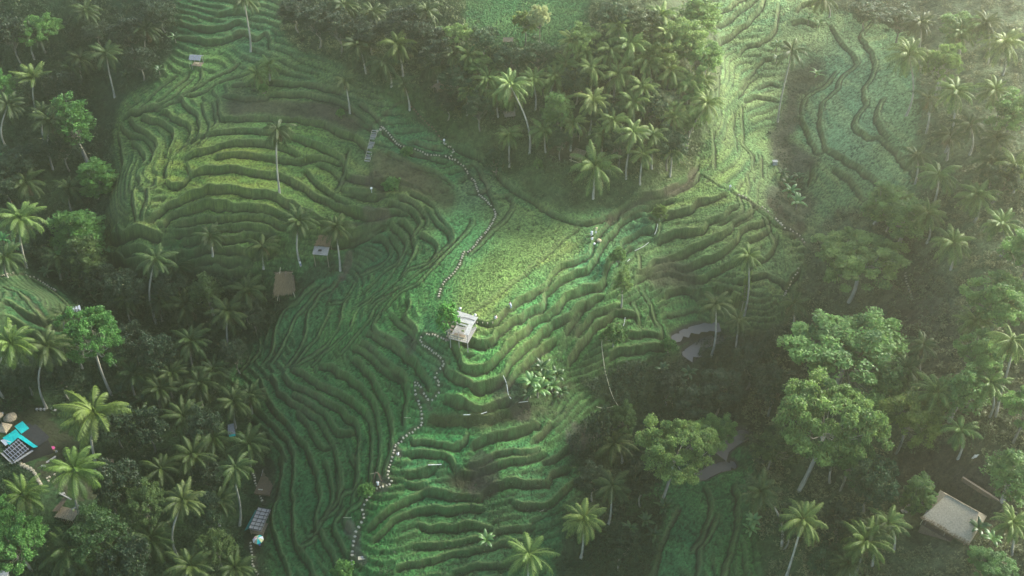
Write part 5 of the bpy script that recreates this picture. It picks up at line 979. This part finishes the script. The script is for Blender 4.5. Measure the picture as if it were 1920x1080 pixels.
R = site('tarp_shelter', 'small grey shelter with a teal hem between two palms', 'shelter', 437, 815, 10); Geo().slab([(-.9, -1.0, 1.3), (.8, -1.0, 1.4), (.5, 1.3, 2.3), (-.8, 1.2, 2.2)], .05).build('roof', M['tin'], R); Geo().slab([(-.6, -1.4, 1.0), (.9, -1.4, 1.1), (.8, -1.02, 1.38), (-.7, -1.02, 1.28)], .04).build('hem', M['teal'], R); posts(R, 1.2, 1.6, 1.2, M['wood'])
R = site('white_roof', 'white flat roof poking into the lower left corner', 'roof', 8, 1100, 5); Geo().slab([(-3, -2, 3.1), (1.5, -2, 3.1), (1.5, 1.6, 3.15), (-3, 1.6, 3.15)], .15).build('roof_slab', M['white'], R); Geo().box((-.8, -.2, 1.4), (3.8, 3.0, 3.1)).build('wall', M['woodg'], R)
# white things on the fields
R = site('white_box', 'square white box at the head of the gully', 'box', 1452, 309, 5); Geo().box((0, 0, .55), (1.1, .8, 1.0)).build('body', M['white'], R); Geo().box((0, 0, 1.1), (1.25, .95, .1)).build('lid', M['white'], R)
def drape(px, py, w, h, rz, m, label, name, cat):
    R = site(name, label, cat, px, py, rz); n = 7; g = Geo(); V = [(w*(i/(n-1)-.5), .06*math.sin(i*2.1)+.1*k, h*(1-k/3)+.05*math.sin(i*1.3)) for k in range(4) for i in range(n)]; F = [(k*n+i, k*n+i+1, (k+1)*n+i+1, (k+1)*n+i) for k in range(3) for i in range(n-1)]
    V2 = V+[(x, y+.03, z) for x, y, z in V]; g.add(V2, F+[tuple(q+len(V) for q in f[::-1]) for f in F]); g.build('cloth', m, R); Geo().tube([(-w/2, 0, -.2), (-w/2, 0, h+.2)], [.03, .03], 5).build('pole', M['bamboo'], R)
drape(1827, 862, 1.0, 1.5, 10, M['cwhite'], 'white cloth hung on a pole on the right slope', 'hanging_cloth', 'cloth')
def shrine(px, py, label):
    R = site('offering_shrine', label, 'shrine', px, py); Geo().tube([(0, 0, -.1), (0, 0, .9)], [.12, .08], 6).build('post', M['white'], R); Geo().box((0, 0, 1.0), (.42, .42, .2)).build('tray', M['white'], R); Geo().box((0, 0, 1.3), (.5, .5, .35), 0, .5, .15).build('cap', M['cwhite'], R)
shrine(891, 598, 'small white post shrine beside the hut roof corner'); shrine(1368, 356, 'small white post beside the bank at the top right of the fields'); shrine(863, 586, 'white post shrine between the round tree and the big field'); shrine(833, 270, 'pale post shrine at the foot of the reddish steps'); shrine(697, 360, 'small white shrine at the edge of the muddy terrace')
def hose(pts, label, rad=.07, m='pipe', lift=.25, name='water_pipe', cat='pipe', arch=0):
    p = np.array(PV(pts)); q = cast(p[:, 0], p[:, 1], Z); L = resample(q, .5); t = np.linspace(0, 1, len(L))
    L[:, 2] = np.array([ground(a, b) for a, b in L[:, :2]]); L[:, 2] = box(L[:, 2][:, None], 2)[:, 0]+lift+arch*np.sin(t*math.pi); o = Geo().tube(L, [rad]*len(L), 6).build(name, M[m], smooth=True); tag(o, label, cat)
hose('869,781 882,781', 'straight white water pipe lying on the tall brown bank', .085, lift=.5); hose('902,779 913,776', 'shorter white water pipe right of the straight one', .08, lift=.5); hose('803,874 828,874', 'white water pipe on the lowest brown bank', .09, lift=.5)
hose('936,694 944,706 950,720 953,740 958,754', 'pale hose curving down past the bare soil patch', .07); hose('972,754 981,756 990,755', 'short pale pipe left of the banana clump', .07)
hose('1136,628 1129,640 1128,655 1131,680 1135,705 1145,740 1158,768', 'long pale bamboo conduit curving down into the stream valley', .09, 'bamboo', .9); hose('1233,420 1231,432 1227,443', 'pale pipe dropping between two fields right of the figures', .06); hose('1216,456 1204,465 1190,472', 'pale pipe slanting down the green bank', .06)
hose('1172,596 1170,608 1166,618', 'short white pipe below the slender lone tree', .08); hose('1176,492 1181,487', 'tiny white pipe end above the slender lone tree', .07); hose('1172,536 1179,528', 'white pipe beside the slender lone tree', .09)
hose('1118,764 1130,768 1152,764', 'pale fallen bamboo across the stream valley', .07, 'bamboo', .5, 'bamboo_pole', 'pole'); hose('1012,960 1020,958', 'tiny pale stick on the lower bank', .05, 'bamboo', .3, 'bamboo_pole', 'pole'); hose('645,979 660,972', 'pale bamboo pole beside the bottom of the path', .06, 'bamboo', .6, 'bamboo_pole', 'pole'); hose('758,787 770,785', 'pale stick left of the lower path', .05, 'bamboo', .4, 'bamboo_pole', 'pole')
hose('1300,895 1312,880 1320,872', 'bare curved branch above the lower river bend', .07, 'bark', 1.0, 'fallen_branch', 'branch'); hose('1312,862 1325,852 1330,846', 'bare pale branch leaning over the river bank', .06, 'bark', .8, 'fallen_branch', 'branch')
# path side wall / pads at the foot of the stone path
R = site('stone_pad', 'pale stone pad beside the bottom of the stone path', 'stone slab', 680, 1046, 10); Geo().box((0, 0, .02), (1.8, .8, .2)).build('slab', M['stone'], R); Geo().box((0, .1, .2), (.35, .25, .15)).build('block', M['white'], R)
R = site('stone_pad', 'small white block left of the bottom of the stone path', 'stone slab', 637, 1062, 0); Geo().box((0, 0, .1), (.5, .4, .4)).build('slab', M['white'], R)
R = site('swing_frame', 'reddish wooden swing frame behind the person in white', 'swing', 708, 902, 10)
for s in (-1, 1): Geo().tube([(s*1.0, -.5, -.2), (s*.12, 0, 3.0)], [.06, .05], 5).build('leg', M['brick'], R); Geo().tube([(s*1.0, .6, -.2), (s*.12, 0, 3.0)], [.06, .05], 5).build('leg', M['brick'], R)
Geo().tube([(-1.3, 0, 2.6), (.3, 0, 2.75)], [.04, .04], 5).build('crossbar', M['bamboo'], R)
# plank stairway
b0, b1 = at_(689, 303), at_(703, 246); n_st = 16
R = empty('plank_stairway', tuple(b0), label='long straight plank stairway between brown bank and slope', cat='stairway'); dv = b1-b0; ang = math.atan2(dv[1], dv[0])
for i in range(n_st):
    p = b0+dv*i/(n_st-1); z_ = max(ground(p[0], p[1])+.1, p[2]); Geo().box((p[0]-b0[0], p[1]-b0[1], z_-b0[2]+.1), (.26, 1.15 if 1 < i < 14 else 1.4, .14), ang).build('step', M['woodg'], R)
for s in (-1, 1):
    o_ = np.array([-dv[1], dv[0], 0])/np.hypot(dv[0], dv[1])*.66*s; P = [p_*dv+o_+np.array([0, 0, .35]) for p_ in np.linspace(0, 1, 6)]; Geo().tube(P, [.05]*6, 5).build('stringer', M['bamboo'], R)
stones('707,246 714,243 719,240', 'wide white step at the head of the plank stairway', 'wide steps at the stairway head', .6, 1.6)
# ---------------------------------------------------------------- water
wmn, N, L_, B = mat('muddy_water'); B.inputs['Base Color'].default_value = (.10, .088, .075, 1); B.inputs['Roughness'].default_value = .5; B.inputs['Specular IOR Level'].default_value = .6
nz = N.new('ShaderNodeTexNoise'); nz.inputs['Scale'].default_value = 2.2; tc = N.new('ShaderNodeTexCoord'); L_.new(tc.outputs['Object'], nz.inputs['Vector']); bp = N.new('ShaderNodeBump'); bp.inputs['Strength'].default_value = .25; bp.inputs['Distance'].default_value = .1; L_.new(nz.outputs[0], bp.inputs['Height']); L_.new(bp.outputs[0], B.inputs['Normal'])
for i, (q, wd, zz) in enumerate(WPTS):
    L = resample(q[:, :2], .8); T = np.gradient(L, axis=0); T /= np.linalg.norm(T, axis=1)[:, None]; S = np.stack([-T[:, 1], T[:, 0]], -1); k = np.array([-1, -.5, 0, .5, 1]); wv = wd*1.35
    ends = np.vstack([L[0]-T[0]*wd, L, L[-1]+T[-1]*wd]); S = np.vstack([S[:1], S, S[-1:]]); wj = 1+.28*np.sin(np.arange(len(ends))*1.9+i)[:, None]+np.random.default_rng(i).normal(0, .16, (len(ends), 1)); V = np.concatenate([np.c_[ends+S*wv*a*wj, np.full(len(ends), zz-.15-.003*i)] for a in k]); n = len(ends); j = np.arange(n-1)
    F = np.concatenate([np.stack([a*n+j, a*n+j+1, (a+1)*n+j+1, (a+1)*n+j], -1) for a in range(4)]); o = mk('water', V, [F], wmn); tag(o, 'still brownish stream water', kind='structure')
# ---------------------------------------------------------------- people
def person(px, py, rz, pose, top, bottom, label, hair='hair', hat=None):
    """one continuous skinned body; clothes and hair are its parts"""
    b = at_(px, py); R = empty('person', tuple(b+[0, 0, .02]), math.radians(rz), label=label, cat='person')
    sit = pose == 'sit'; hip = .42 if pose == 'crouch' else (.5 if sit else .92); ln = .15 if pose == 'bend' else 0; k = 1
    sh = np.array([0, .45 if pose == 'bend' else .06, hip+(.36 if pose == 'bend' else .50)]); hd = sh+np.array([0, .18 if pose == 'bend' else .02, .18]); J = [(0, 0, hip)]; E = []; Rr = [.14]
    def ch(p0, pts, rad):
        i = p0
        for p, r in zip(pts, rad): J.append(tuple(p)); Rr.append(r); E.append((i, len(J)-1)); i = len(J)-1
        return i
    c = ch(0, [np.array([0, 0, hip])*.5+sh*.5, sh], [.125, .13]); ch(c, [sh+(hd-sh)*.45, hd, hd+np.array([0, .01, .11])], [.055, .10, .085])
    for s in (-1, 1):
        hnd = np.array([s*.30, .12, hip-.02]) if pose in ('stand', 'bend') else np.array([s*.22, .38, hip+.18]); el = sh+np.array([s*.26, -.02, -.26]); hnd = np.array([s*.28, sh[1]+.10, sh[2]-.52]) if pose == 'bend' else hnd
        w = ch(c, [sh+np.array([s*.18, 0, -.01]), el, hnd], [.065, .045, .032])
        for f in range(4): ch(w, [hnd+np.array([s*(.02-.018*f), .02, -.05]), hnd+np.array([s*(.02-.018*f), .035, -.09-.008*(f in (1, 2))])], [.011, .009])
        ch(w, [hnd+np.array([-s*.04, .04, -.02])], [.011])
        if sit: pts = [(s*.10, .05, hip-.02), (s*.12, .45, hip+.0), (s*.12, .50, .08), (s*.12, .62, .04)]
        elif pose == 'crouch': pts = [(s*.11, .02, hip-.03), (s*.16, .38, hip+.12), (s*.13, .10, .08), (s*.13, .24, .04)]
        else: pts = [(s*.10, 0, hip-.06), (s*.11, .03, .50), (s*.12+.0, -.02+.12*s*.3, .09), (s*.13, .12, .04)]
        ch(0, pts, [.095, .062, .045, .04])
    me = bpy.data.meshes.new('body'); me.from_pydata(J, E, []); o = bpy.data.objects.new('body', me); COL.objects.link(o); o.parent = R; m = o.modifiers.new('skin', 'SKIN')
    for i, sv in enumerate(me.skin_vertices[0].data): sv.radius = (Rr[i], Rr[i]); sv.use_root = i == 0
    sb = o.modifiers.new('sub', 'SUBSURF'); sb.levels = sb.render_levels = 1; me.materials.append(M['skin'])
    hp = np.array([0, 0, hip]); Geo().tube([hp-[0, 0, .08], hp+[0, 0, .08], hp*.5+sh*.5, sh-[0, 0, .02], sh+[0, 0, .05]], [.19, .185, .175, .215, .10], 10).tube([sh+[.12, 0, 0], sh+[.22, -.01, -.14], sh+[.27, -.02, -.27]], [.09, .08, .065], 7).tube([sh+[-.12, 0, 0], sh+[-.22, -.01, -.14], sh+[-.27, -.02, -.27]], [.09, .08, .065], 7).build('shirt', M[top], R, smooth=True)
    g = Geo()
    for s in (-1, 1):
        if sit: g.tube([(s*.09, 0, hip-.02), (s*.12, .45, hip+.01), (s*.12, .50, .15)], [.125, .09, .07], 8)
        elif pose == 'crouch': g.tube([(s*.09, 0, hip-.02), (s*.16, .38, hip+.13), (s*.13, .12, .14)], [.125, .09, .07], 8)
        else: g.tube([(s*.08, 0, hip+.02), (s*.11, .03, .50), (s*.12, 0, .14)], [.125, .09, .07], 8)
    g.build('trousers', M[bottom], R, smooth=True)
    a = Geo().tube([hd+[0, -.04, -.05], hd+[0, -.02, .04], hd+[0, -.01, .13], hd+[0, 0, .17]], [.10, .125, .10, .03], 9); a.build('hair', M[hair], R, smooth=True)
    if hat: Geo().tube([hd+[0, 0, .10], hd+[0, 0, .115], hd+[0, 0, .20], hd+[0, 0, .30]], [.30, .30, .14, .02], 12).build('hat', M[hat], R, smooth=True)
    return R
person(958, 579, 30, 'bend', 'cgrey', 'cgrey', 'person in grey blue clothes bending at the right edge of the big field')
person(929, 599, -60, 'crouch', 'cwhite', 'cpink', 'person with reddish hair crouching on the bund in white and pink', 'redhair')
person(1110, 442, 100, 'crouch', 'cwhite', 'cwhite', 'person in white crouching at the far corner of the big field', hat='cwhite'); person(1117, 438, 200, 'stand', 'yellow', 'cwhite', 'standing person in pale yellow at the far corner of the big field', hat='tan'); person(1110, 452, 20, 'sit', 'cwhite', 'tan', 'person in white sitting lowest of the three by the field corner')
o = Geo().tube([(0, 0, -.05), (0, 0, .2), (0, 0, .42), (0, 0, .5)], [.5, .6, .42, .1], 9).build('grass_sack', M['tan'], loc=tuple(at_(1123, 452))); tag(o, 'tan sack lying right of the sitting person in white', 'sack')
o = Geo().tube([(0, 0, -.05), (0, 0, .14), (0, 0, .28)], [.3, .34, .1], 9).build('grass_sack', M['cwhite'], loc=tuple(at_(1114, 457))); tag(o, 'small white bundle below the sitting person in white', 'sack')
person(709, 911, 180, 'stand', 'cwhite', 'cwhite', 'person in white standing by the reddish swing frame'); person(747, 855, 40, 'sit', 'cwhite', 'cpink', 'person in white sitting on bare earth beside the lower path')
person(564, 499, 150, 'stand', 'cwhite', 'cblue', 'person in white and blue at the foot of a leaning palm'); person(549, 526, 180, 'stand', 'cwhite', 'cwhite', 'person in white under the eave of the ragged thatched shelter')
person(488, 1026, 180, 'stand', 'cblue', 'cdark', 'person in blue standing under the striped umbrella'); person(1341, 22, 200, 'stand', 'cwhite', 'cblue', 'person in white and blue on a bund at the top of the view', hat='cwhite')
R = site('reclining_chair', 'white lounge chair at the left edge by the thatched parasols', 'chair', 2, 778, 30); Geo().box((0, 0, .4), (1.2, .5, .08)).build('seat', M['white'], R); Geo().box((-.6, 0, .65), (.08, .5, .55)).build('backrest', M['white'], R); Geo().box((.4, 0, .2), (.06, .4, .4)).build('leg', M['white'], R); Geo().box((-.4, 0, .2), (.06, .4, .4)).build('leg', M['white'], R)
label_all()
# ---------------------------------------------------------------- haze: one closed box of even density
hb = [TX.min()-2, TX.max()+2, TY.min()-2, TY.max()+2, Zf.min()-1, CAMH+12]
v = [(x, y, z) for z in hb[4:] for y in hb[2:4] for x in hb[:2]]
hm = bpy.data.materials.new('haze_air'); hm.use_nodes = True; nt = hm.node_tree; nt.nodes.clear()
om = nt.nodes.new('ShaderNodeOutputMaterial'); pv = nt.nodes.new('ShaderNodeVolumePrincipled'); nt.links.new(pv.outputs[0], om.inputs['Volume'])
pv.inputs['Color'].default_value = (.96, .94, .70, 1); pv.inputs['Density'].default_value = HAZE; pv.inputs['Anisotropy'].default_value = .79
hz = mk('haze', v, [[(0, 2, 3, 1), (4, 5, 7, 6), (0, 1, 5, 4), (2, 6, 7, 3), (0, 4, 6, 2), (1, 3, 7, 5)]], hm)
tag(hz, 'thin sunlit haze hanging over the valley', kind='stuff')
